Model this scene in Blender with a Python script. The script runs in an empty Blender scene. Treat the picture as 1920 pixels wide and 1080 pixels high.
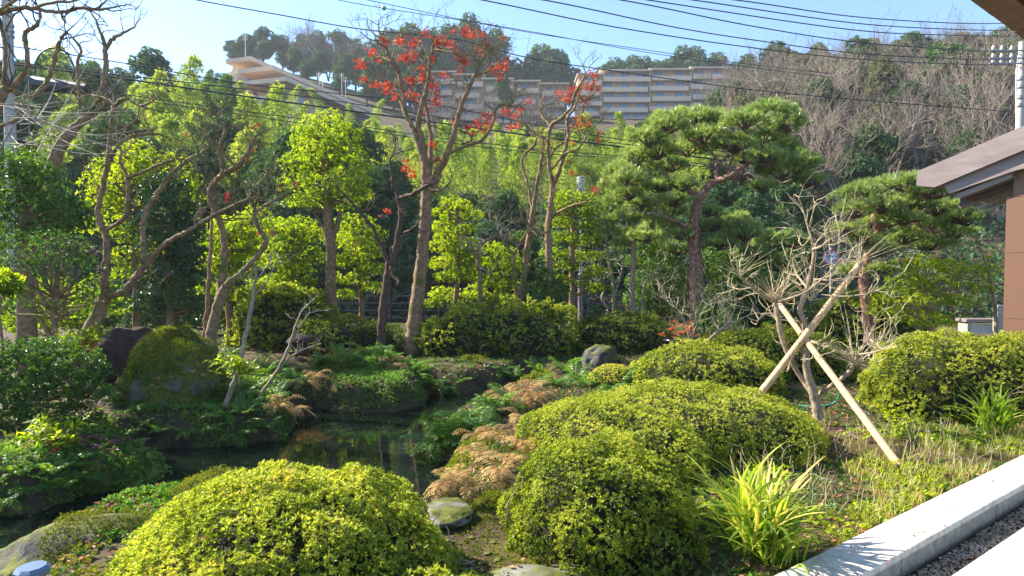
import bpy, bmesh, math, random
import numpy as np
from mathutils import Vector, noise as mn
R = np.random.RandomState(7)
random.seed(7)
C = bpy.context.scene
COL = C.collection
# ------------------------------------------------------------------ camera, world, sun, exposure
FX = 1173.0
CAMZ = 2.2
PITCH = math.atan(40/FX)
cd = bpy.data.cameras.new('camera'); cam = bpy.data.objects.new('camera', cd); COL.objects.link(cam)
cd.sensor_width = 36; cd.lens = 36*FX/1920; cd.clip_end = 3000; cd.clip_start = 0.05
cam.location = (0, 0, CAMZ); cam.rotation_euler = (math.pi/2-PITCH, 0, 0)
C.camera = cam
SUN_AZ = math.radians(-68)       # measured from +Y, negative = to the left
SUN_EL = math.radians(38)
w = bpy.data.worlds.new('World'); C.world = w; w.use_nodes = True
nt = w.node_tree; bg = nt.nodes['Background']
sky = nt.nodes.new('ShaderNodeTexSky'); sky.sky_type = 'NISHITA'; sky.sun_disc = False
sky.sun_elevation = SUN_EL; sky.sun_rotation = SUN_AZ
sky.air_density = 1.0; sky.dust_density = 0.4; sky.ozone_density = 5.0
nt.links.new(sky.outputs[0], bg.inputs[0]); bg.inputs[1].default_value = 0.11
sd = bpy.data.lights.new('sun', 'SUN'); sun = bpy.data.objects.new('sun', sd); COL.objects.link(sun)
sd.energy = 5.0; sd.angle = math.radians(0.5); sd.color = (1.0, 0.90, 0.75)
sdir = Vector((math.sin(SUN_AZ)*math.cos(SUN_EL), math.cos(SUN_AZ)*math.cos(SUN_EL), math.sin(SUN_EL)))
sun.rotation_euler = sdir.to_track_quat('Z', 'Y').to_euler(); sun.location = (-20, 10, 30)
C.view_settings.view_transform = 'Standard'; C.view_settings.look = 'None'
C.view_settings.gamma = 1; C.view_settings.use_curve_mapping = False
C.view_settings.exposure = 1.65
C.render.engine = 'CYCLES'
HAZE = .00035
C.cycles.volume_bounces = 0; C.cycles.max_bounces = 8; C.cycles.transparent_max_bounces = 8
C.cycles.diffuse_bounces = 5; C.cycles.caustics_reflective = False; C.cycles.caustics_refractive = False
# ------------------------------------------------------------------ pixel to world
CP, SP = math.cos(PITCH), math.sin(PITCH)
def ray(px, py):
    x = (px-960)/FX; y = (540-py)/FX
    return np.array([x, CP+y*SP, -SP+y*CP])
def W(px, py, d):
    r = ray(px, py); r = r*(d/r[1]); r[2] += CAMZ; return r
def G(px, py, z=0.0):
    r = ray(px, py); t = (z-CAMZ)/r[2]; r = r*t; r[2] += CAMZ; return r
# ------------------------------------------------------------------ numpy noise
def _h(i, j, k, s):
    n = (i*374761393 + j*668265263 + k*2147483647 + s*974634777) & 0xffffffff
    n = ((n ^ (n >> 13))*1274126177) & 0xffffffff
    return ((n ^ (n >> 16)) & 0xffff)/65535.0
def vnoise(P, scale=1.0, seed=0):
    Q = np.asarray(P, float)*scale; I = np.floor(Q).astype(np.int64); f = Q-I; f = f*f*(3-2*f)
    r = 0
    for a in (0, 1):
        for b in (0, 1):
            for c in (0, 1):
                wgt = (f[:, 0] if a else 1-f[:, 0])*(f[:, 1] if b else 1-f[:, 1])*(f[:, 2] if c else 1-f[:, 2])
                r = r+wgt*_h(I[:, 0]+a, I[:, 1]+b, I[:, 2]+c, seed)
    return r
def fbm(P, scale, seed=0, o=4):
    r = 0; am = .5
    for i in range(o): r = r+am*vnoise(P, scale*2**i, seed+i); am *= .5
    return r/(1-.5**o)
def nrm(v): return v/(np.linalg.norm(v, axis=-1, keepdims=True)+1e-9)
def rdir(n): return nrm(R.normal(size=(n, 3)))
# ------------------------------------------------------------------ materials
LG = 1.3
def mat(name):
    m = bpy.data.materials.new(name); m.use_nodes = True
    n = m.node_tree; return m, n, n.nodes['Principled BSDF'], n.nodes['Material Output']
def ramp(n, cols, gain=1.0):
    r = n.nodes.new('ShaderNodeValToRGB'); e = r.color_ramp.elements
    while len(e) < len(cols): e.new(0.5)
    for i, (p, c) in enumerate(cols):
        e[i].position = p; e[i].color = (min(1, c[0]*gain), min(1, c[1]*gain), min(1, c[2]*gain), 1)
    return r
def leafmat(name, cols, trans=0.45, rough=0.42, tint=(1.5, 1.55, .6), spec=.35):
    m, n, b, out = mat(name)
    a = n.nodes.new('ShaderNodeAttribute'); a.attribute_name = 'var'
    r = ramp(n, cols, LG); n.links.new(a.outputs['Fac'], r.inputs[0])
    n.links.new(r.outputs[0], b.inputs['Base Color']); b.inputs['Roughness'].default_value = rough
    b.inputs['Specular IOR Level'].default_value = spec
    t = n.nodes.new('ShaderNodeBsdfTranslucent'); mx = n.nodes.new('ShaderNodeMixShader')
    v = n.nodes.new('ShaderNodeVectorMath'); v.operation = 'MULTIPLY'; v.inputs[1].default_value = tint
    n.links.new(r.outputs[0], v.inputs[0]); n.links.new(v.outputs[0], t.inputs[0])
    mx.inputs[0].default_value = trans
    n.links.new(b.outputs[0], mx.inputs[1]); n.links.new(t.outputs[0], mx.inputs[2]); n.links.new(mx.outputs[0], out.inputs[0])
    return m
def surf(name, cols, scale=6, rough=.8, bump=.4, dist=.02, detail=6, spec=.3, stretch=None, moss=None, metal=0):
    """noise-coloured surface; moss = (colour a, colour b, amount, scale) grows where faces look up"""
    m, n, b, out = mat(name)
    tc = n.nodes.new('ShaderNodeTexCoord'); mp = n.nodes.new('ShaderNodeMapping'); n.links.new(tc.outputs['Object'], mp.inputs[0])
    if stretch: mp.inputs['Scale'].default_value = stretch
    t = n.nodes.new('ShaderNodeTexNoise'); t.inputs['Scale'].default_value = scale; t.inputs['Detail'].default_value = detail; t.inputs['Roughness'].default_value = .65
    n.links.new(mp.outputs[0], t.inputs[0])
    r = ramp(n, cols); n.links.new(t.outputs[0], r.inputs[0]); colr = r.outputs[0]
    if moss:
        g = n.nodes.new('ShaderNodeNewGeometry'); sx = n.nodes.new('ShaderNodeSeparateXYZ'); n.links.new(g.outputs['Normal'], sx.inputs[0])
        t2 = n.nodes.new('ShaderNodeTexNoise'); t2.inputs['Scale'].default_value = moss[3]; t2.inputs['Detail'].default_value = 8
        n.links.new(tc.outputs['Object'], t2.inputs[0])
        ad = n.nodes.new('ShaderNodeMath'); ad.operation = 'MULTIPLY_ADD'; n.links.new(sx.outputs[2], ad.inputs[0]); ad.inputs[1].default_value = .35; n.links.new(t2.outputs[0], ad.inputs[2])
        rr = ramp(n, [(1-moss[2]-.08, (0, 0, 0)), (1-moss[2]+.08, (1, 1, 1))]); n.links.new(ad.outputs[0], rr.inputs[0])
        t3 = n.nodes.new('ShaderNodeTexNoise'); t3.inputs['Scale'].default_value = moss[3]*4; t3.inputs['Detail'].default_value = 5; n.links.new(tc.outputs['Object'], t3.inputs[0])
        r3 = ramp(n, [(.35, moss[0]), (.65, moss[1])]); n.links.new(t3.outputs[0], r3.inputs[0])
        mx = n.nodes.new('ShaderNodeMixRGB'); n.links.new(rr.outputs[0], mx.inputs[0]); n.links.new(colr, mx.inputs[1]); n.links.new(r3.outputs[0], mx.inputs[2]); colr = mx.outputs[0]
    n.links.new(colr, b.inputs['Base Color']); b.inputs['Roughness'].default_value = rough; b.inputs['Specular IOR Level'].default_value = spec
    b.inputs['Metallic'].default_value = metal
    if bump:
        bp = n.nodes.new('ShaderNodeBump'); bp.inputs['Strength'].default_value = bump; bp.inputs['Distance'].default_value = dist
        n.links.new(t.outputs[0], bp.inputs['Height']); n.links.new(bp.outputs[0], b.inputs['Normal'])
    return m
def flat(name, c, rough=.5, metal=0, spec=.5):
    m, n, b, out = mat(name)
    tc = n.nodes.new('ShaderNodeTexCoord'); t = n.nodes.new('ShaderNodeTexNoise'); t.inputs['Scale'].default_value = 9; t.inputs['Detail'].default_value = 4; n.links.new(tc.outputs['Object'], t.inputs[0])
    r = ramp(n, [(.3, tuple(x*.82 for x in c)), (.7, tuple(min(1, x*1.1) for x in c))]); n.links.new(t.outputs[0], r.inputs[0]); n.links.new(r.outputs[0], b.inputs['Base Color'])
    b.inputs['Roughness'].default_value = rough; b.inputs['Metallic'].default_value = metal; b.inputs['Specular IOR Level'].default_value = spec
    return m
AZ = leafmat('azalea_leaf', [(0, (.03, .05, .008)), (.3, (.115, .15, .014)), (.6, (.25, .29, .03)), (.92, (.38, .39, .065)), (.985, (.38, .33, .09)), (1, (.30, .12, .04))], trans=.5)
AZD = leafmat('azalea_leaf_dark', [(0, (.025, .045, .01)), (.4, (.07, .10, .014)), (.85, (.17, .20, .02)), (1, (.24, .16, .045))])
LIME = leafmat('lime_leaf', [(0, (.035, .08, .006)), (.4, (.12, .18, .008)), (.8, (.26, .31, .012)), (1, (.38, .40, .03))], trans=.62, tint=(1.75, 1.75, .6))
MID = leafmat('mid_leaf', [(0, (.02, .05, .012)), (.5, (.05, .11, .018)), (1, (.12, .20, .025))], trans=.4)
DARK = leafmat('dark_glossy_leaf', [(0, (.012, .035, .012)), (.6, (.028, .065, .018)), (1, (.07, .13, .025))], trans=.25, rough=.28, spec=.6)
FARD = leafmat('far_evergreen_leaf', [(0, (.02, .055, .028)), (.6, (.05, .10, .04)), (1, (.12, .19, .055))], trans=.25, rough=.6, spec=.2)
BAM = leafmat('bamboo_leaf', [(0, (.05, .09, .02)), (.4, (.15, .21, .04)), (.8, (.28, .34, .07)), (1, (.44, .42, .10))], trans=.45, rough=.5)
BAMD = leafmat('bamboo_leaf_shade', [(0, (.03, .07, .03)), (.5, (.07, .13, .04)), (1, (.14, .21, .06))], trans=.35, rough=.5)  # darker copy of the bamboo leaf, with shade put into its colour
PINE = leafmat('pine_needle', [(0, (.035, .075, .02)), (.35, (.13, .20, .05)), (.75, (.32, .38, .13)), (.97, (.42, .46, .20)), (1, (.38, .15, .05))], trans=.45, rough=.32, spec=.8, tint=(1.4, 1.4, .8))
RED = leafmat('red_maple_leaf', [(0, (.20, .02, .02)), (.5, (.44, .06, .03)), (.85, (.56, .13, .05)), (1, (.62, .24, .08))], trans=.45, tint=(1.2, 1.0, .9))
FERN = leafmat('fern_leaf', [(0, (.03, .08, .015)), (.5, (.07, .16, .02)), (1, (.17, .27, .04))], trans=.4)
TAN = leafmat('withered_fern', [(0, (.20, .10, .045)), (.4, (.40, .24, .10)), (.75, (.58, .42, .20)), (1, (.40, .42, .12))], trans=.4, tint=(1.1, 1.0, .7), rough=.8, spec=.05)
MOSSL = leafmat('moss_tuft', [(0, (.05, .07, .012)), (.5, (.13, .15, .018)), (1, (.26, .27, .03))], trans=.3, rough=.9, spec=.05)
STRAP = leafmat('strap_leaf', [(0, (.07, .13, .015)), (.5, (.17, .25, .022)), (.88, (.30, .37, .05)), (1, (.48, .34, .14))], trans=.5, rough=.35)
GRASS = leafmat('dry_grass', [(0, (.10, .15, .03)), (.5, (.25, .27, .06)), (1, (.50, .40, .16))], trans=.4, rough=.6)
LITTER = leafmat('fallen_leaf', [(0, (.10, .045, .02)), (.5, (.22, .09, .04)), (.8, (.35, .18, .08)), (1, (.40, .07, .06))], trans=.2, tint=(1, 1, 1), rough=.7)
BERRY = flat('red_berry', (.5, .02, .015), .3)
PURP = leafmat('purple_leaf', [(0, (.10, .03, .08)), (.5, (.22, .07, .10)), (1, (.35, .12, .12))], trans=.3, tint=(1, 1, 1))
BARK = surf('maple_bark', [(.3, (.10, .06, .035)), (.55, (.27, .17, .10)), (.75, (.43, .31, .19))], 14, .85, .6, .02, moss=((.05, .07, .01), (.12, .14, .02), .38, 3))
BARKP = surf('pale_bark', [(.3, (.17, .12, .085)), (.7, (.42, .33, .24))], 20, .8, .5, .01)
BARKD = surf('dark_bark', [(.3, (.045, .03, .02)), (.7, (.14, .09, .06))], 14, .9, .6, .02)
PBARK = surf('pine_bark', [(.35, (.10, .045, .03)), (.5, (.26, .12, .08)), (.68, (.45, .36, .30))], 22, .9, .9, .03, stretch=(1, 1, .45))
TWIG = surf('grey_twig', [(.3, (.20, .16, .13)), (.7, (.44, .38, .32))], 8, .8, 0)
TWIGY = surf('straw_twig', [(.3, (.34, .27, .15)), (.7, (.66, .56, .36))], 10, .7, 0)
CORE = surf('twig_shade_core', [(.4, (.010, .012, .004)), (.7, (.035, .032, .012))], 30, .9, .8, .03)  # near-black twig tone; the shade inside the hedges is put into this colour
WOODS = surf('stake_wood', [(.25, (.24, .15, .08)), (.45, (.48, .32, .18)), (.7, (.68, .50, .31))], 7, .75, .5, .006, stretch=(5, 5, .7))
ROCK = surf('mossy_rock', [(.3, (.07, .065, .055)), (.55, (.15, .135, .11)), (.75, (.25, .23, .19))], 9, .9, 1.0, .05, moss=((.04, .045, .008), (.15, .15, .018), .50, 5))
ROCKG = surf('grey_rock', [(.3, (.03, .03, .029)), (.7, (.12, .115, .10))], 11, .85, .8, .04, moss=((.05, .06, .01), (.14, .15, .02), .30, 2))
ROCKB = surf('brown_rock', [(.3, (.025, .016, .013)), (.7, (.085, .05, .04))], 5, .95, .9, .05)
OLIVE = leafmat('olive_leaf', [(0, (.035, .045, .025)), (.5, (.085, .095, .05)), (1, (.19, .19, .11))], trans=.25, rough=.7, spec=.1)
TWIGF = surf('far_bare_twig', [(.3, (.13, .10, .08)), (.7, (.30, .25, .20))], 3, .9, 0)
SLABM = surf('pale_granite', [(.35, (.36, .335, .29)), (.5, (.50, .475, .42)), (.68, (.60, .575, .52))], 11, .75, .15, .003, detail=12)
CONC = surf('weathered_concrete', [(.3, (.22, .20, .16)), (.7, (.46, .43, .36))], 14, .85, .5, .006)
GROUND = surf('mossy_soil', [(.35, (.035, .022, .014)), (.5, (.075, .05, .028)), (.62, (.075, .08, .018)), (.75, (.14, .15, .025))], 2.2, .95, .9, .04, detail=10)
ASPH = surf('asphalt', [(.3, (.04, .04, .042)), (.7, (.065, .065, .065))], 40, .85, .3, .004)
GRAV = surf('gravel_stone', [(.25, (.12, .095, .07)), (.5, (.30, .25, .19)), (.75, (.60, .55, .47))], 5, .8, .3, .004)
STEP = surf('stepping_stone_grey', [(.3, (.14, .135, .125)), (.7, (.32, .31, .285))], 9, .9, .8, .02, moss=((.05, .06, .01), (.14, .15, .02), .22, 4))
GRAN = surf('brown_granite', [(.35, (.13, .065, .04)), (.6, (.21, .115, .075))], 160, .45, .08, .001, detail=4)
FASC = surf('lilac_brown_metal', [(.3, (.17, .135, .13)), (.7, (.26, .215, .21))], 1.6, .45, .05, .002, stretch=(1, 1, 5))
SOFF = surf('soffit_board', [(.3, (.10, .055, .04)), (.7, (.19, .115, .08))], 5, .6, .1, .004)
BRN = flat('dark_brown_wood', (.06, .035, .03), .6)
STEEL = flat('blue_black_steel', (.035, .045, .075), .4, .3)
BLACK = flat('black_plastic', (.012, .012, .014), .25)
CABLE = flat('cable_black', (.012, .018, .03), .5)
POLEM = surf('pole_concrete', [(.3, (.30, .29, .27)), (.7, (.48, .46, .43))], 6, .8, .2, .004)
WHITE = flat('white_porcelain', (.75, .76, .74), .3)
LAMPG = flat('lamp_glass', (.88, .92, .84), .3)
GREY = flat('grey_metal', (.30, .30, .32), .4, .5)
PURPOST = flat('plum_post_paint', (.20, .15, .17), .5)
BEIGE = surf('beige_render', [(.3, (.44, .31, .22)), (.7, (.52, .375, .27))], .8, .85, .1, .01)
BEIGEL = surf('pale_beige_render', [(.3, (.58, .44, .32)), (.7, (.66, .51, .39))], .8, .85, .1, .01)
GLASS = flat('window_glass', (.10, .19, .36), .08, 0, .9)
FRAME = flat('window_frame_grey', (.42, .42, .43), .5)
BLUEC = flat('blue_grey_cap', (.11, .17, .26), .35)
HOSE = flat('green_hose', (.03, .28, .22), .35)
SIGNB = flat('sign_blue', (.05, .30, .60), .4); SIGNR = flat('sign_red', (.62, .07, .05), .4)
m, n, b, out = mat('pond_water'); WATER = m
b.inputs['Base Color'].default_value = (.004, .008, .006, 1); b.inputs['Roughness'].default_value = .025; b.inputs['IOR'].default_value = 1.33; b.inputs['Specular IOR Level'].default_value = .8
t = n.nodes.new('ShaderNodeTexNoise'); t.inputs['Scale'].default_value = 3.5; t.inputs['Detail'].default_value = 2
tc = n.nodes.new('ShaderNodeTexCoord'); n.links.new(tc.outputs['Object'], t.inputs[0])
bp = n.nodes.new('ShaderNodeBump'); bp.inputs['Strength'].default_value = .12; bp.inputs['Distance'].default_value = .02
n.links.new(t.outputs[0], bp.inputs['Height']); n.links.new(bp.outputs[0], b.inputs['Normal'])
# ------------------------------------------------------------------ mesh builder
class MB:
    def __init__(s): s.V = []; s.F = []; s.A = []; s.n = 0
    def add(s, V, F, var=None):
        V = np.asarray(V, float); F = np.asarray(F, np.int64)
        if len(F) == 0: return
        s.V.append(V); s.F.append(F+s.n); s.n += len(V)
        s.A.append(np.full(len(F), .5) if var is None else (np.full(len(F), float(var)) if np.isscalar(var) else np.asarray(var)))
    def mesh(s, name, m, smooth=False, origin=None):
        me = bpy.data.meshes.new(name)
        if s.n:
            V = np.concatenate(s.V)
            if origin is not None: V = V-np.asarray(origin)
            lv = np.concatenate([f.ravel() for f in s.F]); ks = np.concatenate([np.full(len(f), f.shape[1]) for f in s.F])
            ls = np.concatenate([[0], np.cumsum(ks)[:-1]])
            me.vertices.add(len(V)); me.vertices.foreach_set('co', V.astype(np.float32).ravel())
            me.loops.add(len(lv)); me.loops.foreach_set('vertex_index', lv.astype(np.int32))
            me.polygons.add(len(ks)); me.polygons.foreach_set('loop_start', ls.astype(np.int32)); me.polygons.foreach_set('loop_total', ks.astype(np.int32))
            a = me.attributes.new('var', 'FLOAT', 'FACE'); a.data.foreach_set('value', np.clip(np.concatenate(s.A), 0, 1).astype(np.float32))
            me.polygons.foreach_set('use_smooth', np.full(len(ks), bool(smooth)))
            me.update(calc_edges=True)
        me.materials.append(m); return me
    def build(s, name, m, parent=None, smooth=False):
        pl = parent_loc(parent)
        o = bpy.data.objects.new(name, s.mesh(name, m, smooth, pl)); COL.objects.link(o); o.parent = parent
        if parent is not None and name in ('twig', 'shoot', 'foliage', 'crown', 'berry_cluster', 'frond', 'moss', 'creeper', 'stem', 'antenna') : o['kind'] = 'stuff'
        return o
def parent_loc(p):
    l = np.zeros(3)
    while p is not None: l = l+np.array(p.location); p = p.parent
    return l
def tag(o, label=None, cat=None, group=None, kind=None):
    if label: o['label'] = label
    if cat: o['category'] = cat
    if group: o['group'] = group
    if kind: o['kind'] = kind
    return o
def thing(name, loc, label, cat, group=None):
    o = bpy.data.objects.new(name, None); COL.objects.link(o); o.location = tuple(float(x) for x in loc); o.empty_display_size = .2
    return tag(o, label, cat, group)
def copy_tree(o, loc, rz=0, sc=1, label=None, parent=None):
    c = o.copy(); COL.objects.link(c)
    if parent is None:
        c.location = tuple(float(v) for v in loc); c.rotation_euler = (0, 0, rz); c.scale = (sc, sc, sc) if np.isscalar(sc) else sc
        if label: c['label'] = label
    else: c.parent = parent
    for ch in KIDS.get(o.name, []): copy_tree(ch, None, parent=c)
    return c
KIDS = {}
def kids(o):
    KIDS[o.name] = [x for x in COL.objects if x.parent == o]
    for k in KIDS[o.name]: kids(k)
    return o
def box(mb, c, sx, sy, sz, ex=(1, 0, 0), ey=(0, 1, 0), ez=(0, 0, 1), var=None):
    c = np.asarray(c, float); ex, ey, ez = (np.asarray(e, float) for e in (ex, ey, ez))
    V = [c+ex*sx*a/2+ey*sy*b_/2+ez*sz*d/2 for d in (-1, 1) for b_ in (-1, 1) for a in (-1, 1)]
    mb.add(V, [[0, 2, 3, 1], [4, 5, 7, 6], [0, 1, 5, 4], [2, 6, 7, 3], [0, 4, 6, 2], [1, 3, 7, 5]], var)
def prism(mb, front, off):
    """extrude a polygon (list of points) by the vector off"""
    A = np.array(front, float); B = A+np.asarray(off, float); k = len(A)
    mb.add(np.vstack([A, B]), [[i, (i+1) % k, k+(i+1) % k, k+i] for i in range(k)])
    mb.add(A, [list(range(k))[::-1]]); mb.add(B, [list(range(k))])
def tube(mb, P, rad, sides=8, cap=True, var=None, lump=0.0):
    P = np.asarray(P, float); n = len(P); rad = np.broadcast_to(np.asarray(rad, float), (n,))
    T = nrm(np.gradient(P, axis=0)); ref = np.array([.31, .17, .93]) if abs(T[0, 2]) < .8 else np.array([.95, .2, .1])
    a = nrm(ref-T*(T@ref)[:, None]); b_ = np.cross(T, a)
    th = np.arange(sides)*2*math.pi/sides
    rr = rad[:, None]*np.ones((n, sides))
    if lump: rr = rr*(1+lump*(R.rand(n, sides)-.5)*2)
    V = P[:, None, :]+rr[..., None]*(np.cos(th)[None, :, None]*a[:, None, :]+np.sin(th)[None, :, None]*b_[:, None, :])
    i = np.arange(n-1)[:, None]*sides; j = np.arange(sides)[None, :]; j2 = (j+1) % sides
    F = np.stack([i+j, i+j2, i+sides+j2, i+sides+j], -1).reshape(-1, 4)
    mb.add(V.reshape(-1, 3), F, var)
    if cap:
        mb.add(V[-1], [list(range(sides))], var); mb.add(V[0], [list(range(sides))[::-1]], var)
def crom(P, k=5):
    P = np.asarray(P, float); Q = np.vstack([2*P[0]-P[1], P, 2*P[-1]-P[-2]]); out_ = []
    for i in range(1, len(Q)-2):
        t = np.linspace(0, 1, k, endpoint=False)[:, None]
        p0, p1, p2, p3 = Q[i-1], Q[i], Q[i+1], Q[i+2]
        out_.append(.5*((2*p1)+(-p0+p2)*t+(2*p0-5*p1+4*p2-p3)*t**2+(-p0+3*p1-3*p2+p3)*t**3))
    out_.append(P[-1:]); return np.vstack(out_)
def limb(mb, pts, d, k=5, sides=8, knob=.10, wig=.012):
    """pts: (px, py, width_px[, depth offset]) traced at depth d. Returns the world centreline and radii."""
    A = []
    for p in pts:
        dd = d+(p[3] if len(p) > 3 else 0); v = W(p[0], p[1], dd); A.append([*v, max(p[2], 1.2)*.5*dd/FX])
    A = crom(A, k); P = A[:, :3]; r = np.abs(A[:, 3])
    P = P+R.normal(size=P.shape)*wig*np.minimum(1, r/.05)[:, None]
    r = r*(1+knob*(R.rand(len(r))-.4))
    tube(mb, P, r, sides, lump=.04); return P, r
def wiggly(mb, s, dr, L, r, depth, kink=.5, up=.2, nb=3, sides=4, shrink=.62, steps=5, tips=None, spread=.9):
    s = np.asarray(s, float); dr = np.asarray(dr, float); P = [s]; d_ = dr.copy()
    for i in range(steps):
        d_ = d_+R.normal(size=3)*kink*.4+np.array([0, 0, up*.2]); d_ /= np.linalg.norm(d_); P.append(P[-1]+d_*L/steps)
    P = np.array(P); tube(mb, P, np.linspace(r, r*.45, len(P)), sides, cap=False)
    if tips is not None: tips.append((P[-1], d_))
    if depth > 0:
        for i in range(nb):
            j = R.randint(1, len(P)) if i else len(P)-1
            nd = d_*.7+R.normal(size=3)*spread*.55+np.array([0, 0, up]); nd /= np.linalg.norm(nd)
            wiggly(mb, P[j], nd, L*shrink*(.7+.6*R.rand()), r*.58, depth-1, kink, up, nb, max(3, sides-1), shrink, steps, tips, spread)
# ------------------------------------------------------------------ leaves
def leaves(mb, B, D, N, L, Wd, var, fold=.12, droop=.0, mid=.5):
    n = len(B); L = np.broadcast_to(L, (n,))[:, None]; Wd = np.broadcast_to(Wd, (n,))[:, None]
    D = nrm(D); S = nrm(np.cross(D, N)); Nn = np.cross(S, D)
    V = np.empty((n, 4, 3)); V[:, 0] = B; V[:, 1] = B+D*L*mid+S*Wd/2+Nn*Wd*fold; V[:, 2] = B+D*L-Nn*L*droop; V[:, 3] = B+D*L*mid-S*Wd/2+Nn*Wd*fold
    mb.add(V.reshape(-1, 3), np.arange(n*4).reshape(n, 4), var)
def sprigs(mb, P, D, k, L, Wd, spread=(.6, 1.4), var=None, jit=.25, droop=.1, varj=.18, stem=0.0):
    """k leaves radiating about axis D from each point P"""
    n = len(P); D = nrm(np.asarray(D, float)); ref = rdir(n); a = nrm(np.cross(D, ref)); b_ = np.cross(D, a)
    ph = R.rand(n)[:, None]*6.283+np.arange(k)[None, :]*2.4+R.normal(size=(n, k))*.3
    th = spread[0]+(spread[1]-spread[0])*R.rand(n, k)
    rad = np.cos(ph)[..., None]*a[:, None]+np.sin(ph)[..., None]*b_[:, None]
    d_ = rad*np.sin(th)[..., None]+D[:, None]*np.cos(th)[..., None]
    nn = D[:, None]*np.sin(th)[..., None]-rad*np.cos(th)[..., None]+R.normal(size=(n, k, 3))*jit
    B = np.repeat(P[:, None], k, 1)+D[:, None]*(R.rand(n, k)[..., None]*stem)
    l = L*(.65+.6*R.rand(n, k)); v = np.broadcast_to(np.asarray(.5 if var is None else var, float), (n,))
    v = np.clip(v[:, None]+R.normal(size=(n, k))*varj, 0, .985)
    leaves(mb, B.reshape(-1, 3), d_.reshape(-1, 3), nrm(nn.reshape(-1, 3)), l.ravel(), (l*Wd/L).ravel(), v.ravel(), droop=droop)
def clump(mb, c, r, dens, k, L, Wd, var=.5, up=.35, inner=.45, flat_=1.0):
    """leaf sprigs through an uneven ellipsoid; c centre, r radii"""
    r = np.asarray(r, float); A = 4*math.pi*((r[0]*r[1]*r[2])**(2/3)); n = max(6, int(A*dens))
    u = rdir(n); q = inner+(1.02-inner)*R.rand(n)**.55
    q = q*(.78+.5*vnoise(u*1.0+np.asarray(c)[None]*.7, 2.2, 5))
    P = np.asarray(c)+u*q[:, None]*r
    keep = u[:, 2] > -.75; P = P[keep]; u = u[keep]; q = q[keep]
    D = u*.8+np.array([0, 0, up])+R.normal(size=u.shape)*.3
    v = var+.22*(u[:, 2])*0+.35*(vnoise(P, 3.5, 9)-.5)
    sprigs(mb, P, D, k, L, Wd, var=v)
    return P
def crown(mb, clumps, d, dens=55, k=6, L=.10, Wd=.04, var=.5, up=.35, thick=.95, inner=.4):
    for c in clumps:
        px, py, rx, ry = c[:4]; dd = d+(c[4] if len(c) > 4 else 0)
        s = dd/FX; clump(mb, W(px, py, dd), (rx*s, rx*s*thick, ry*s), dens, k, L, Wd, var+(R.rand()-.5)*.16, up, inner)
def needles(mb, P, D, k, L, Wd, var, spread=1.0):
    n = len(P); D = nrm(D); a = nrm(np.cross(D, rdir(n))); b_ = np.cross(D, a)
    ph = R.rand(n, k)*6.283; th = np.abs(R.rand(n, k))**.7*spread
    rad = np.cos(ph)[..., None]*a[:, None]+np.sin(ph)[..., None]*b_[:, None]
    d_ = (rad*np.sin(th)[..., None]+D[:, None]*np.cos(th)[..., None]).reshape(-1, 3)
    B = (np.repeat(P[:, None], k, 1)-D[:, None]*(R.rand(n, k)[..., None]*L*.5)).reshape(-1, 3)
    S = nrm(np.cross(d_, rdir(len(d_)))); l = (L*(.7+.5*R.rand(len(d_))))[:, None]
    V = np.stack([B-S*Wd/2, B+S*Wd/2, B+d_*l], 1)
    v = np.clip(np.repeat(var[:, None], k, 1).ravel()+R.normal(size=len(d_))*.12, 0, .97)
    mb.add(V.reshape(-1, 3), np.arange(len(d_)*3).reshape(-1, 3), v)
def pine_pads(mb, tw, pads, d, dens=42, k=26, L=.15, Wd=.011, hub=None):
    for c in pads:
        px, py, rx, ry = c[:4]; dd = d+(c[4] if len(c) > 4 else (R.rand()-.5)*1.6); s = dd/FX; C0 = W(px, py, dd)
        r = np.array([rx*s, rx*s*.9, ry*s*1.25]); n = int(4*math.pi*(r.prod())**(2/3)*dens)
        u = rdir(n); u[:, 2] = np.where(u[:, 2] < -.25, -u[:, 2]*.6, u[:, 2]); q = .55+.5*R.rand(n)**.6
        P = C0+u*q[:, None]*r*(.8+.45*vnoise(u+C0[None], 2.0, 3))[:, None]
        D = u*.75+np.array([0, 0, .75])+R.normal(size=u.shape)*.18
        v = np.where(R.rand(n) < .012, 1.2, .42+.5*(vnoise(P, 3.0, 4)-.4)); needles(mb, P, D, k, L, Wd, v)
        if tw is not None:
            for j in range(0, n, max(1, n//16)):
                m_ = (C0+P[j])/2+R.normal(size=3)*.05; m_[2] -= .06
                tube(tw, crom([C0-np.array([0, 0, r[2]*.6]), m_, P[j]], 3), [.022]*3+[.014]*2+[.008]*2, 4, cap=False)
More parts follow.
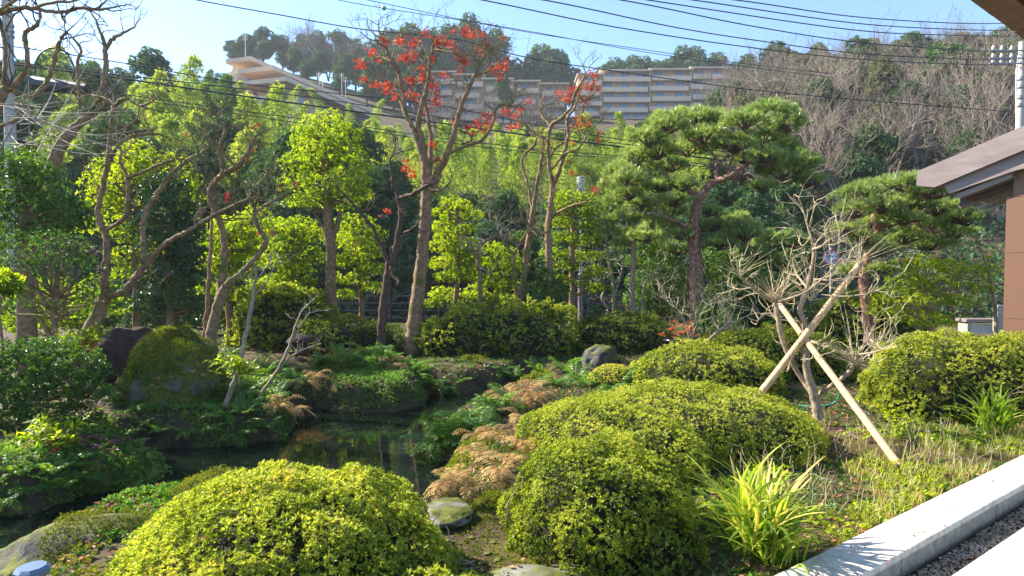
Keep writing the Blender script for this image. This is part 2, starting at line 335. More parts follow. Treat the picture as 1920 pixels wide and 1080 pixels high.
# clipped mound from superellipsoids (cx, cy, z0, a, b, h, rot)
def se_val(P, E, e):
    c, s = math.cos(E[6]), math.sin(E[6]); x = P[:, 0]-E[0]; y = P[:, 1]-E[1]
    X = (x*c+y*s)/E[3]; Y = (-x*s+y*c)/E[4]; Z = (P[:, 2]-E[2])/E[5]
    return (np.abs(X)**e+np.abs(Y)**e+np.abs(Z)**e)**(1/e)
def mound_pts(Es, e, dens, rough=.05, seed=0):
    PP = []; NN = []
    for E in Es:
        n = int(dens*(math.pi*E[3]*E[4]+math.pi*(E[3]+E[4])*E[5])); u = rdir(n); u[:, 2] = np.abs(u[:, 2])
        r = 1/((np.abs(u)**e).sum(1))**(1/e); q = u*r[:, None]
        g = np.sign(q)*np.abs(q)**(e-1)/np.array([E[3], E[4], E[5]]); g = nrm(g)
        c, s = math.cos(E[6]), math.sin(E[6]); X = q[:, 0]*E[3]; Y = q[:, 1]*E[4]
        P = np.stack([E[0]+X*c-Y*s, E[1]+X*s+Y*c, E[2]+q[:, 2]*E[5]], 1)
        N = np.stack([g[:, 0]*c-g[:, 1]*s, g[:, 0]*s+g[:, 1]*c, g[:, 2]], 1)
        keep = np.ones(len(P), bool)
        for F in Es:
            if F is not E: keep &= se_val(P, F, e) > .985
        P = P[keep]; N = N[keep]
        P = P+N*((fbm(P, 2.2, seed)-.5)*rough*3.6+(vnoise(P, 7, seed+3)-.5)*rough*1.4)[:, None]
        PP.append(P); NN.append(N)
    return np.vstack(PP), np.vstack(NN)
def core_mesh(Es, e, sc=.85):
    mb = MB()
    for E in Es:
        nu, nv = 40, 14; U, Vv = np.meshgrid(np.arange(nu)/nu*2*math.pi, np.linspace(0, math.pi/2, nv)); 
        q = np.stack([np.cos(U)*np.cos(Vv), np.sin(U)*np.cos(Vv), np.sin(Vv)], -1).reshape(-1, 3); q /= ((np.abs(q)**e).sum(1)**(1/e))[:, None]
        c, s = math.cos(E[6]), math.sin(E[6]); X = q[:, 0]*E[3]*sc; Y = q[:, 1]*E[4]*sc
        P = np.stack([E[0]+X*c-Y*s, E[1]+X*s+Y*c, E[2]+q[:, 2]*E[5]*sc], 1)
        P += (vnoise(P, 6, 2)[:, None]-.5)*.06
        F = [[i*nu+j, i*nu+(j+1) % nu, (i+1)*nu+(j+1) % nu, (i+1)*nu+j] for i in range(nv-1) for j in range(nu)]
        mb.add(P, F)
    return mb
def hedge(name, Es, label, cat='shrub', e=2.6, dens=420, k=7, L=.034, Wd=.012, m=None, rough=.05, var=.5, group=None, litter=0, gap=.0, stems=14):
    c = np.mean([[E[0], E[1], E[2]] for E in Es], 0); t = thing(name, c, label, cat, group)
    mb = MB(); P, N = mound_pts(Es, e, dens, rough, R.randint(99))
    cl = fbm(P, 5.5, 11); keep = cl > (.24+gap*(1.2-N[:, 2])); P = P[keep]; N = N[keep]; cl = cl[keep]
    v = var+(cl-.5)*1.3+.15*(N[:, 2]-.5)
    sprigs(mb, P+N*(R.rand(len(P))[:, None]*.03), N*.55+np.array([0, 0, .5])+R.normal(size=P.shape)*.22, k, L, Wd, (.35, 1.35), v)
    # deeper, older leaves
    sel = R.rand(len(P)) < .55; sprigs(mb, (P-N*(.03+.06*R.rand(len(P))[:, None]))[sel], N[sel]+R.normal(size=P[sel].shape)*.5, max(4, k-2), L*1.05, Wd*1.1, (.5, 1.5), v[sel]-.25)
    mb.build('foliage', m or AZ, t)
    core_mesh(Es, e).build('shade_core', CORE, t, True)  # solid dark filler added to block light and paint shade behind the leaves
    if stems:
        sb = MB()
        for E in Es:
            for i in range(stems):
                a = R.rand()*6.283; rr = .75+.2*R.rand(); s = np.array([E[0]+math.cos(a)*E[3]*rr*.8, E[1]+math.sin(a)*E[4]*rr*.8, E[2]-.05])
                wiggly(sb, s, nrm(np.array([math.cos(a)*.5, math.sin(a)*.5, .8])), E[5]*.5, .010+.005*R.rand(), 1, .5, .0, 2, 4)
        sb.build('stem', BARKP, t)
    if litter:
        lb = MB(); i = R.choice(len(P), litter); sprigs(lb, P[i]+N[i]*.02, N[i], 3, .045, .02, (1.2, 1.6), None); lb.build('fallen_leaf', LITTER, t)['kind'] = 'stuff'
    return t
# ================================================================== terrain
WZ = -.5
PONDPX = [(-420, 1300), (-200, 985), (60, 968), (150, 935), (215, 912), (250, 872), (262, 845), (330, 843), (440, 838), (540, 826), (566, 792), (556, 768), (600, 766), (640, 772), (740, 776), (800, 762), (806, 740), (860, 742), (930, 736), (985, 722), (1010, 735), (960, 758), (900, 772), (850, 800), (800, 832), (796, 862), (850, 872), (866, 905), (815, 940), (822, 958), (780, 985), (750, 1020), (600, 1030), (450, 990), (385, 950), (330, 975), (210, 985), (60, 1060), (-100, 1400)]
PW = np.array([G(a, b_, WZ)[:2] for a, b_ in PONDPX])
def sdf(P):
    P = np.asarray(P, float)[:, :2]; d2 = np.full(len(P), 1e9); ins = np.zeros(len(P), bool)
    for i in range(len(PW)):
        a = PW[i]; b_ = PW[(i+1) % len(PW)]; e = b_-a; q = P-a
        t = np.clip((q@e)/(e@e), 0, 1)[:, None]; d2 = np.minimum(d2, ((q-e*t)**2).sum(1))
        c = (a[1] > P[:, 1]) != (b_[1] > P[:, 1]); xx = (b_[0]-a[0])*(P[:, 1]-a[1])/((b_[1]-a[1]) if b_[1] != a[1] else 1e-9)+a[0]
        ins ^= c & (P[:, 0] < xx)
    d = np.sqrt(d2); return np.where(ins, -d, d)
KD = np.array([.8205, .5717]); KN = np.array([.5717, -.8205])          # along the kerb, and across it towards the path
K0 = G(1515, 1048, .1)[:2]; K0 = K0+0*KD
def hill(x, y):
    u = x/np.maximum(y, 1); d = y
    s = np.interp(u, [-1, -.5, -.4, -.1, .3, .36, .45, .7, 1], [.42, .42, .40, .30, .30, .36, .42, .48, .48])
    zm = np.interp(u, [-1, -.5, -.44, -.38, .32, .38, .5, 1], [22, 23, 60, 300, 300, 31, 28, 28])
    z = np.maximum(0, s*(d-33)); z = z-2.2*np.clip((d-24.6)/1.5, 0, 1)*np.clip((33.5-d)/3.5, 0, 1)
    z = np.minimum(z, zm); return np.minimum(z, s*163-.1*np.maximum(0, d-215))
def gz(P):
    P = np.atleast_2d(np.asarray(P, float)); s = sdf(P); t = np.clip((s+.35)/.85, 0, 1); t = t*t*(3-2*t)
    Q = np.column_stack([P[:, 0], P[:, 1], 0*P[:, 0]])
    z = -.98+.98*t+(fbm(Q, .9, 3)-.5)*.16*t
    k = (P[:, :2]-K0)@KN                      # flat by the kerb, lower gravel bed beyond it
    z = np.where(k > -.5, z*np.clip(-k/.5, 0, 1)+.02*np.clip(1+k/.5, 0, 1), z); z = np.where(k > .12, -.16, z)
    far = np.clip((P[:, 1]-22)/3, 0, 1); z = z*(1-far)-.0*far
    return z+hill(P[:, 0], P[:, 1])
def GP(px, py, dmax=40):
    r = ray(px, py); t = np.arange(2.2, dmax, .04); P = r[None]*t[:, None]/r[1]; P[:, 2] += CAMZ
    z = gz(P); i = np.argmax(P[:, 2] < z)
    if P[i, 2] >= z[i]: return P[-1]
    q = P[i].copy(); q[2] = z[i]; return q
def gp(x, y): return np.array([x, y, gz([[x, y]])[0]])
def grid(mb, xs, ys, zf):
    X, Y = np.meshgrid(xs, ys); P = np.stack([X.ravel(), Y.ravel(), zf(np.stack([X.ravel(), Y.ravel()], 1))], 1)
    nx, ny = len(xs), len(ys); i = (np.arange(ny-1)[:, None]*nx+np.arange(nx-1)[None]).ravel()
    mb.add(P, np.stack([i, i+1, i+nx+1, i+nx], 1))
xs = np.concatenate([-np.geomspace(14, 420, 34)[::-1], np.arange(-13.9, 14, .11), np.geomspace(14, 420, 34)])
ys = np.concatenate([-np.geomspace(1, 40, 8)[::-1], np.arange(-.9, 20, .11), np.geomspace(20.1, 520, 70)])
mb = MB(); grid(mb, xs, ys, gz); o = mb.build('ground', GROUND, None, True); tag(o, kind='structure')
mb = MB(); a, b_ = PW.min(0)-1.2, PW.max(0)+1.2
grid(mb, np.linspace(a[0], b_[0], 30), np.linspace(max(a[1], 1.5), b_[1], 30), lambda P: np.full(len(P), WZ)); o = mb.build('pond_water', WATER); tag(o, kind='structure')
# kerb: capping slabs, edging wall, gravel bed, path slabs
ez = np.array([0, 0, 1.]); KD3 = np.array([*KD, 0]); KN3 = np.array([*KN, 0]); KW = .342
def kp(s, t, z): return np.array([*(K0+KD*s+KN*t), z])
t = thing('stone_kerb', kp(2, .2, 0), 'long low stone kerb with pale granite capping slabs beside the gravel strip', 'kerb')
s0 = -3.0; joints = []
while s0 < 14:
    ln = .92+.06*R.rand(); mb = MB(); hz = .055
    V = []; bev = .008
    box(mb, kp(s0+ln/2, KW/2, .1-hz/2+R.rand()*.003), ln-.012, KW, hz, KD3, KN3)
    o = mb.build('capping_slab', SLABM, t); md = o.modifiers.new('b', 'BEVEL'); md.width = .010; md.segments = 2; s0 += ln
s0 = -3.0
while s0 < 14:
    ln = 1.9; mb = MB(); box(mb, kp(s0+ln/2, KW/2-.035, -.09), ln-.012, KW-.07+.02, .262, KD3, KN3); o = mb.build('edging_block', CONC, t); md = o.modifiers.new('b', 'BEVEL'); md.width = .012; md.segments = 2; s0 += ln
mb = MB(); P0 = [kp(a_, b2, -.13) for a_, b2 in ((-4, KW-.03), (14, KW-.03), (14, KW+.62), (-4, KW+.62))]; mb.add(P0, [[0, 1, 2, 3]]); o = mb.build('gravel_bed', GROUND); tag(o, kind='structure')
bm = bmesh.new(); bmesh.ops.create_icosphere(bm, subdivisions=1, radius=1); IV = np.array([v.co[:] for v in bm.verts]); IFc = np.array([[v.index for v in f.verts] for f in bm.faces]); bm.free()
def pebbles(name, n, fp, r0, r1, m, kind='stuff', parent=None, flat_=.6):
    P = fp(n); sc = (r0+(r1-r0)*R.rand(n)**1.5)[:, None, None]; V = IV[None]*(1+.35*(R.rand(n, 12, 1)-.5))*np.array([1, .75, flat_])*sc
    a_ = R.rand(n)*6.283; c, s = np.cos(a_)[:, None], np.sin(a_)[:, None]; V = np.stack([V[..., 0]*c-V[..., 1]*s, V[..., 0]*s+V[..., 1]*c, V[..., 2]], -1)+P[:, None]
    mb = MB(); mb.add(V.reshape(-1, 3), (IFc[None]+np.arange(n)[:, None, None]*12).reshape(-1, 3)); o = mb.build(name, m, parent, True)
    return tag(o, kind=kind)
def gf(n):
    s = R.rand(n)*9-1; tt = KW+.005+R.rand(n)*.34; return np.array([kp(a_, b2, -.125+.02*R.rand()) for a_, b2 in zip(s, tt)])
pebbles('gravel', 9000, gf, .008, .021, GRAV)
t = thing('stone_path', kp(1, .9, -.1), 'pale granite slab path along the gravel strip in the bottom right corner', 'path')
for i in range(-3, 9):
    mb = MB(); box(mb, kp(i*.75+.375, KW+.25+.45, -.06), .744, .90, .08, KD3, KN3); o = mb.build('paving_slab', SLABM, t); md = o.modifiers.new('b', 'BEVEL'); md.width = .006; md.segments = 2
    mb = MB(); box(mb, kp(i*.75+.375, KW+.25+1.36, -.06), .744, .90, .08, KD3, KN3); o = mb.build('paving_slab', SLABM, t)
# ================================================================== rocks
def rock(name, c, r, m, label, seed=0, sub=5, rz=0, amp=.28, parent=None, peak=0, cat='rock', taper=0.0):
    bm = bmesh.new(); bmesh.ops.create_icosphere(bm, subdivisions=sub, radius=1); V = np.array([v.co[:] for v in bm.verts]); F = np.array([[v.index for v in f.verts] for f in bm.faces]); bm.free()
    n_ = (fbm(V+seed*3.1, 1.1, seed, 3)-.5)*amp*2.4; cell = np.abs(vnoise(V+seed, 2.3, seed+5)-.5)*-amp*1.0
    V = V*(1+n_+cell)[:, None]; V[:, 2] += peak*np.clip(1-np.hypot(V[:, 0], V[:, 1]), 0, 1)
    V = V*(1+(fbm(V, 7, seed+9, 3)-.5)*.07)[:, None]
    V[:, :2] *= (1-taper*V[:, 2:3])
    V = V*np.asarray(r); cc, ss = math.cos(rz), math.sin(rz); V = np.stack([V[:, 0]*cc-V[:, 1]*ss, V[:, 0]*ss+V[:, 1]*cc, V[:, 2]], 1)
    mb = MB(); mb.add(V, F)
    if parent is None:
        t = thing(name, c, label, cat)
        me = mb.mesh('stone', m, True); o = bpy.data.objects.new('stone', me); COL.objects.link(o); o.parent = t
        return t, V+np.asarray(c)
    me = mb.mesh(name, m, True); o = bpy.data.objects.new(name, me); COL.objects.link(o); o.parent = parent; o.location = tuple(np.asarray(c)-parent_loc(parent)); return o, V+np.asarray(c)
def moss_on(t, V, n, m=None, thr=.5, L=.03, up=.0, name='moss', k=4, sc=2.2):
    c = V.mean(0); N = nrm(V-c); i = R.choice(len(V), n*3); P = V[i]+R.normal(size=(n*3, 3))*.018; Nn = N[i]
    g = fbm(P, sc, 7)+.25*Nn[:, 2]; keep = g > thr; P = P[keep][:n]; Nn = Nn[keep][:n]; g = g[keep][:n]
    mb = MB(); sprigs(mb, P, Nn+np.array([0, 0, .4]), k, L, L*.45, (.3, 1.4), .5+1.2*(g-thr-.1), stem=.01); return mb.build(name, m or MOSSL, t)
big, bigV = rock('moss_covered_boulder', W(308, 735, 10.0)+np.array([0, .35, -.1]), (.92, .72, .98), ROCK, 'large rounded mossy boulder standing at the left edge of the pond', 3, 6, .3, .40, peak=.12, taper=.30)
moss_on(big, bigV, 12000, thr=.60, L=.024, sc=3.2)
r2, r2V = rock('flat_mossy_rock', W(165, 1025, 5.2)+np.array([0, .0, -.22]), (.85, .50, .44), ROCKG, 'grey lichen-patched rock with moss on its lower edge, bottom left beside the azalea', 5, 5, .25, .22)
moss_on(r2, r2V, 7000, thr=.66, L=.018)
r3, r3V = rock('small_mossy_rock', W(395, 925, 6.1)+np.array([0, 0, -.15]), (.42, .35, .34), ROCK, 'small mossy rock between pond and the foreground azalea', 8, 5, .7)
moss_on(r3, r3V, 3500, thr=.5, L=.022)
r4, r4V = rock('island_boulder', W(672, 712, 13.4)+np.array([0, .2, -.15]), (1.05, .8, .78), ROCK, 'fern covered boulder on the pond bank in the centre, below the twin-armed tree', 11, 5, .2, .2)
moss_on(r4, r4V, 9000, thr=.42, L=.045)
r5, r5V = rock('bank_boulder', W(882, 700, 14.6)+np.array([0, .2, -.2]), (.78, .6, .62), ROCK, 'mossy rounded boulder behind the pond, right of the largest maple trunk', 14, 5, .2)
moss_on(r5, r5V, 7000, thr=.45, L=.045)
r6, r6V = rock('grey_boulder', W(1128, 668, 13.6)+np.array([0, .2, -.15]), (.46, .4, .42), ROCKG, 'bare grey boulder in front of the back hedge, above the small bright moss mound', 17, 5, .2)
r6b, r6bV = rock('mossy_bank_stone', W(1030, 712, 13.0)+np.array([0, .2, -.2]), (.62, .4, .34), ROCK, 'low mossy stone at the far right end of the pond', 18, 5, .2)
moss_on(r6b, r6bV, 4000, thr=.42, L=.04)
r7, r7V = rock('brown_boulder', W(238, 640, 12.6)+np.array([0, .2, -.3]), (.62, .5, .62), ROCKB, 'dark reddish-brown boulder in shade behind the large mossy boulder', 21, 5, .2)
r8, r8V = rock('dark_boulder', W(182, 668, 11.4)+np.array([0, .2, -.2]), (.24, .3, .40), ROCKB, 'small dark boulder at the foot of the leaning maple trunk', 22, 4, .2)
r9, r9V = rock('stepping_stone', GP(832, 972)+np.array([0, 0, .03]), (.27, .32, .07), STEP, 'pale flat stepping stone at the pond edge between the two azaleas', 25, 5, .4, .34)
r10, r10V = rock('mossy_edge_rock', W(915, 962, 5.7)+np.array([.05, .1, -.16]), (.36, .30, .30), ROCK, 'bright mossy rock under the near azalea dome beside the stepping stone', 28, 5, .2)
moss_on(r10, r10V, 5000, thr=.42, L=.02)
r11, r11V = rock('paving_stone', G(990, 1078, .02)+np.array([.1, 0, -.06]), (.48, .22, .10), STEP, 'pale flat paving stone in the ground at the bottom edge, below the azalea dome', 31, 5, .1, .10)
rb, rbV = rock('bank_rock', W(930, 850, 7.6)+np.array([0, .2, -.35]), (.62, .75, .50), ROCK, 'mossy rock buried under withered ferns on the right pond bank', 33, 5, .2, .2)
moss_on(rb, rbV, 8000, thr=.40, L=.03)
rc, rcV = rock('moss_mound_stone', W(1140, 715, 11.6)+np.array([0, .1, -.2]), (.50, .4, .34), ROCKG, 'grey stone carrying a bright yellow-green cushion of azalea', 35, 4, .2)
rd, rdV = rock('left_bank_rock', G(90, 900, -.35)+np.array([-.4, .4, -.25]), (1.3, .95, .62), ROCK, 'low dark rock under creeping plants on the left bank', 37, 5, .1)
moss_on(rd, rdV, 9000, thr=.5, L=.03)
for i, (px, py, d_) in enumerate([(915, 1040, 4.9), (935, 1052, 4.8), (905, 1062, 4.75), (950, 1030, 5.0), (885, 1010, 5.2), (925, 1020, 5.1)]):
    q = GP(px, py); mb = MB(); tt, _ = rock('pebble', q+np.array([0, 0, .01]), (.022+.02*R.rand(), .022+.015*R.rand(), .014), ROCKG, 'small rounded pebble in the moss beside the pale paving stone', 40+i, 3, R.rand()*3); tt['group'] = 'pebbles by the paving stone'
# ================================================================== ferns
def frond(mb, s, az, L, rise, npin=13, pl=.16, var=.5, curl=1.0, wid=1.0):
    t_ = np.linspace(0, 1, 9); hx = L*(t_*.92); z = L*(rise*t_-curl*(t_**2)*.75); dr = np.array([math.cos(az), math.sin(az), 0])
    P = np.asarray(s)+dr*hx[:, None]+np.array([0, 0, 1])*z[:, None]; P += R.normal(size=3)*.02*t_[:, None]
    tube(mb, P, np.linspace(.004, .0015, 9), 3, False, var*.6)
    u = np.linspace(.12, .99, npin); Q = np.stack([np.interp(u, t_, P[:, i]) for i in range(3)], 1); T = nrm(np.gradient(Q, axis=0)); S = nrm(np.cross(T, [0, 0, 1.])); N = np.cross(S, T)
    ln = pl*L/.5*np.sin(np.pi*(u*.86+.10))**.8
    for sg in (-1, 1): leaves(mb, Q, S*sg+T*.45+R.normal(size=Q.shape)*.08, N+R.normal(size=Q.shape)*.15, ln, .036*wid*L/.5, np.clip(var+R.normal(size=npin)*.13, 0, 1), fold=.05, droop=.25)
def fernproto(m, n=14, wid=1.0, L=.5, rise=.95, var=.5, name='fern', curl=1.0):
    t = thing(name, (0, 0, -50), 'fern', 'fern'); mb = MB()
    for i in range(n): frond(mb, (R.normal()*.02, R.normal()*.02, -50), i*2.4+R.rand()*.5, L*(.6+.55*R.rand()), rise*(.6+.7*R.rand()), var=var+R.normal()*.12, curl=curl*(.6+.8*R.rand()), wid=wid, npin=17 if wid < .8 else 13)
    mb.build('frond', m, t); return kids(t)
FG = [fernproto(FERN, 15, .8, .46, 1.0, .5), fernproto(FERN, 12, .8, .5, .7, .35), fernproto(FERN, 16, .75, .4, 1.2, .7)]
FT = [fernproto(TAN, 10, .42, .52, .8, .5, 'withered_fern', 1.2), fernproto(TAN, 11, .38, .5, 1.0, .65, 'withered_fern', 1.7)]
def puts(protos, spots, label, group, s0=.8, s1=1.2, zoff=0):
    for q in spots:
        p = protos[R.randint(len(protos))]; sc = s0+(s1-s0)*R.rand()
        c = copy_tree(p, np.asarray(q)+np.array([0, 0, zoff]), R.rand()*6.28, sc, label); c['group'] = group
def onV(V, n, cond=None):
    c = V.mean(0); A = V[(V[:, 2] > WZ+.08) & (V[:, 1] < c[1]+.25)]
    if cond is not None: A = A[cond(A)]
    return A[R.choice(len(A), n)]
puts(FG, onV(bigV, 20, lambda A: A[:, 2] < .2), 'green fern growing at the foot of the large mossy boulder', 'ferns at the large boulder', .5, .8)
puts(FG, [GP(x, y) for x, y in [(250, 812), (300, 818), (350, 815), (400, 812), (440, 815), (480, 812), (420, 790), (460, 780), (500, 800)]], 'green fern on the far pond bank right of the large boulder', 'ferns on the far bank', .5, .8)
puts(FG, onV(r4V, 26, lambda A: A[:, 2] < .55), 'dark green fern hanging over the central boulder', 'ferns on the central boulder', .7, 1.15)
puts(FT, onV(r4V, 7, lambda A: (A[:, 0] < r4V[:, 0].mean()-.3)), 'withered brown fern on the left side of the central boulder', 'withered ferns left of the central boulder', .7, 1.1)
puts(FT, onV(r4V, 4, lambda A: (A[:, 0] > r4V[:, 0].mean()+.5)), 'withered brown fern drooping to the water right of the central boulder', 'withered ferns right of the central boulder', .8, 1.1)
puts(FG, [GP(x, y) for x, y in [(815, 722), (840, 728), (790, 700), (770, 692), (960, 712), (990, 715), (1040, 722), (1080, 712), (1010, 700), (1060, 700), (940, 700), (1150, 730), (1185, 722), (1100, 725)]], 'green fern along the back edge of the pond', 'ferns on the back bank', .8, 1.3)
puts(FG, [GP(x, y)+np.array([0, 0, .05]) for x, y in [(815, 850), (835, 838), (850, 820), (830, 812), (862, 845), (870, 800), (900, 790), (880, 826), (930, 775), (960, 770), (905, 812)]], 'green fern leaning over the water on the right pond bank', 'ferns on the right bank', .7, 1.1)
puts(FT, [GP(x, y)+np.array([0, 0, .12]) for x, y in [(950, 765), (975, 755), (1000, 760), (985, 745)]], 'pinkish withered fern at the upper end of the right pond bank', 'withered ferns at the upper right bank', .8, 1.1)
puts(FT, np.vstack([onV(rbV, 6, lambda A: A[:, 2] > -.25)+np.array([.05, 0, 0]), [GP(x, y)+np.array([0, 0, .1]) for x, y in [(960, 880), (985, 850), (940, 905), (900, 870), (975, 800)]]]), 'golden tan withered fern on the right pond bank beside the azaleas', 'withered ferns on the right bank', .5, .9)
puts(FT, [GP(x, y)+np.array([0, 0, .05]) for x, y in [(860, 905), (845, 925), (880, 930)]], 'pale withered fern beside the stepping stone', 'withered ferns by the stepping stone', .45, .7)
puts(FT, [GP(x, y)+np.array([0, 0, .08]) for x, y in [(560, 700), (590, 715), (575, 735), (545, 690), (520, 775), (545, 782)]], 'rust brown withered fern on the far bank between boulder and thin saplings', 'withered ferns on the far bank', .7, 1.1)
puts(FG, [GP(x, y) for x, y in [(430, 700), (465, 690), (400, 690), (500, 700), (530, 690), (550, 720), (480, 730), (450, 745), (515, 745), (380, 660), (430, 665)]], 'green fern among the thin saplings on the far bank', 'ferns among the saplings', .8, 1.2)
puts(FG, [GP(x, y) for x, y in [(60, 930), (110, 925), (150, 905), (190, 880), (30, 900), (210, 855), (90, 890), (170, 860), (230, 880), (10, 950)]], 'small green fern on the left bank above the water', 'ferns on the left bank', .5, .85)
puts(FT, [W(322, 965, 5.75), W(345, 975, 5.6), W(300, 958, 5.7)], 'orange-brown withered fern between the grey rock and small mossy rock', 'withered ferns by the grey rock', .38, .55)
puts(FT, [W(705, 925, 5.6)+np.array([0, 0, -.12])], 'golden withered fern behind the foreground azalea at the water edge', 'withered fern behind the foreground azalea', .45, .46)
puts(FG, [W(352, 990, 5.3)], 'small bright green fern beside the foreground azalea', 'fern beside the foreground azalea', .4, .41)
for p in FG+FT:
    for ch in KIDS[p.name]: bpy.data.objects.remove(ch)
    bpy.data.objects.remove(p)
# ================================================================== ground cover
def scatter(xr, yr, n, cond=None):
    P = np.stack([xr[0]+(xr[1]-xr[0])*R.rand(n), yr[0]+(yr[1]-yr[0])*R.rand(n)], 1); z = gz(P); s = sdf(P); P = np.column_stack([P, z]); k = (P[:, :2]-K0)@KN
    keep = (s > .02) & (k < -.04)
    if cond is not None: keep &= cond(P)
    return P[keep]
mb = MB(); P = scatter((-14, 14), (3, 24), 60000, lambda P: vnoise(P, .8, 4) > .35)
sprigs(mb, P, np.tile([0, 0, 1.], (len(P), 1))+R.normal(size=P.shape)*.3, 4, .06, .03, (.5, 1.4), .35+.5*(vnoise(P, 1.3, 8)-.4)); tag(mb.build('ground_cover', MID), kind='stuff')
mb = MB(); P = scatter((-9, -1.5), (5, 13), 26000, lambda P: (sdf(P) < 1.3) & (vnoise(P, 1.6, 14) > .3))
sprigs(mb, P+np.array([0, 0, .04]), np.tile([0, 0, 1.], (len(P), 1))+R.normal(size=P.shape)*.4, 6, .04, .022, (.4, 1.4), .55+.7*(vnoise(P, 2, 18)-.4)); tag(mb.build('creeping_plants', FERN), kind='stuff')
mb = MB(); P = scatter((1.5, 7), (3.8, 9.5), 6000, lambda P: vnoise(P, 1.8, 24) > .6)
sprigs(mb, P+np.array([0, 0, .05]), np.tile([0, 0, 1.], (len(P), 1))+R.normal(size=P.shape)*.3, 5, .05, .03, (.7, 1.4), .6); tag(mb.build('clover_weeds', LIME), kind='stuff')
mb = MB(); P = scatter((1.6, 8), (3.8, 10), 30000, lambda P: vnoise(P, 1.3, 34) > .42)
sprigs(mb, P, np.tile([0, 0, 1.], (len(P), 1))+R.normal(size=P.shape)*.2, 3, .022, .009, (.2, 1.2), .5+.6*(vnoise(P, 1.5, 35)-.5)); tag(mb.build('moss_carpet', MOSSL), kind='stuff')
mb = MB(); P = scatter((2.5, 7.5), (4.2, 9), 7000, lambda P: ((P[:, :2]-K0)@KN > -1.1) & (vnoise(P, 1.9, 44) > .5))
sprigs(mb, P, np.tile([0, 0, 1.], (len(P), 1)), 4, .12, .005, (.05, .75), .25+.9*vnoise(P, .9, 45)); tag(mb.build('grass', GRASS), kind='stuff')
mb = MB(); P = scatter((-9, 9), (3.6, 18), 16000, lambda P: vnoise(P, .7, 54) > .35)
leaves(mb, P+np.array([0, 0, .025]), rdir(len(P))*np.array([1, 1, .25]), nrm(np.array([0, 0, 1.])+R.normal(size=P.shape)*.35), .06, .035, R.rand(len(P))); tag(mb.build('leaf_litter', LITTER), kind='stuff')

mb = MB(); P = scatter((2.2, 6), (4.3, 8), 260, lambda P: ((P[:, :2]-K0)@KN > -1.9))
for q in P: wiggly(mb, q, nrm(np.array([R.normal()*.2, R.normal()*.2, 1.])), .12+.22*R.rand(), .0022, 1, .35, .1, 3, 3, .45, 3)
tag(mb.build('weed_stalks', TWIGY), kind='stuff')

mb = MB(); P = scatter((-1.2, 1.2), (4.2, 7.5), 9000, lambda P: vnoise(P, 2.3, 64) > .36)
sprigs(mb, P, np.tile([0, 0, 1.], (len(P), 1))+R.normal(size=P.shape)*.3, 4, .022, .010, (.2, 1.3), .45+.7*(vnoise(P, 2.5, 65)-.5)); tag(mb.build('moss_patch', MOSSL), kind='stuff')

mb = MB(); P = scatter((-5, -.8), (3.2, 6.8), 9000, lambda P: vnoise(P, 1.6, 74) > .35)
sprigs(mb, P, np.tile([0, 0, 1.], (len(P), 1))+R.normal(size=P.shape)*.35, 5, .035, .016, (.2, 1.3), .45+.9*(vnoise(P, 1.5, 75)-.5)); tag(mb.build('low_ground_cover', MOSSL), kind='stuff')

mb = MB(); n_ = 46; s_ = R.rand(n_)*9; t_ = KW*R.rand(n_)**.5*np.where(R.rand(n_) < .7, 1, 3.2); P = np.array([kp(a_, b2, .108 if b2 < KW else (-.012 if b2 > KW+.26 else -.1)) for a_, b2 in zip(s_, t_)])
leaves(mb, P, rdir(n_)*np.array([1, 1, .1]), nrm(np.array([0, 0, 1.])+R.normal(size=P.shape)*.2), .035, .018, R.rand(n_)); tag(mb.build('leaf_scatter', LITTER), kind='stuff')
mb = MB(); P = bigV[R.choice(len(bigV), 900)]; P = P[(P[:, 2] < .75) & (vnoise(P, 3.2, 91) > .5)]; sprigs(mb, P, nrm(P-bigV.mean(0))+np.array([0, -.2, .5]), 6, .06, .024, (.4, 1.4), .4+.6*(vnoise(P, 2, 3)-.4)); mb.build('creeper', FERN, big)
mb = MB(); P = bigV[R.choice(len(bigV), 160)]; P = P[(P[:, 2] < .6)]; sprigs(mb, P, nrm(P-bigV.mean(0))+np.array([0, -.2, -.2]), 6, .06, .014, (.4, 1.4), .6); mb.build('creeper', TAN, big)

mb = MB(); P = scatter((-4.5, -.5), (3.4, 6.9), 1500); leaves(mb, P+np.array([0, 0, .04]), rdir(len(P))*np.array([1, 1, .4]), nrm(np.array([0, 0, 1.])+R.normal(size=P.shape)*.5), .05, .026, R.rand(len(P))); tag(mb.build('leaf_scatter', LITTER), kind='stuff')
a_ = PW.min(0); b_ = PW.max(0); P = np.stack([a_[0]+(b_[0]-a_[0])*R.rand(2600), a_[1]+(b_[1]-a_[1])*R.rand(2600), np.full(2600, WZ+.004)], 1); s_ = sdf(P); P = P[(s_ < -.02) & (R.rand(2600) < np.where(s_ > -.25, .35, .035))]
mb = MB(); leaves(mb, P, rdir(len(P))*np.array([1, 1, 0]), np.tile([0, 0, 1.], (len(P), 1)), .045, .024, R.rand(len(P)), fold=.03); tag(mb.build('floating_leaves', LITTER), kind='stuff')
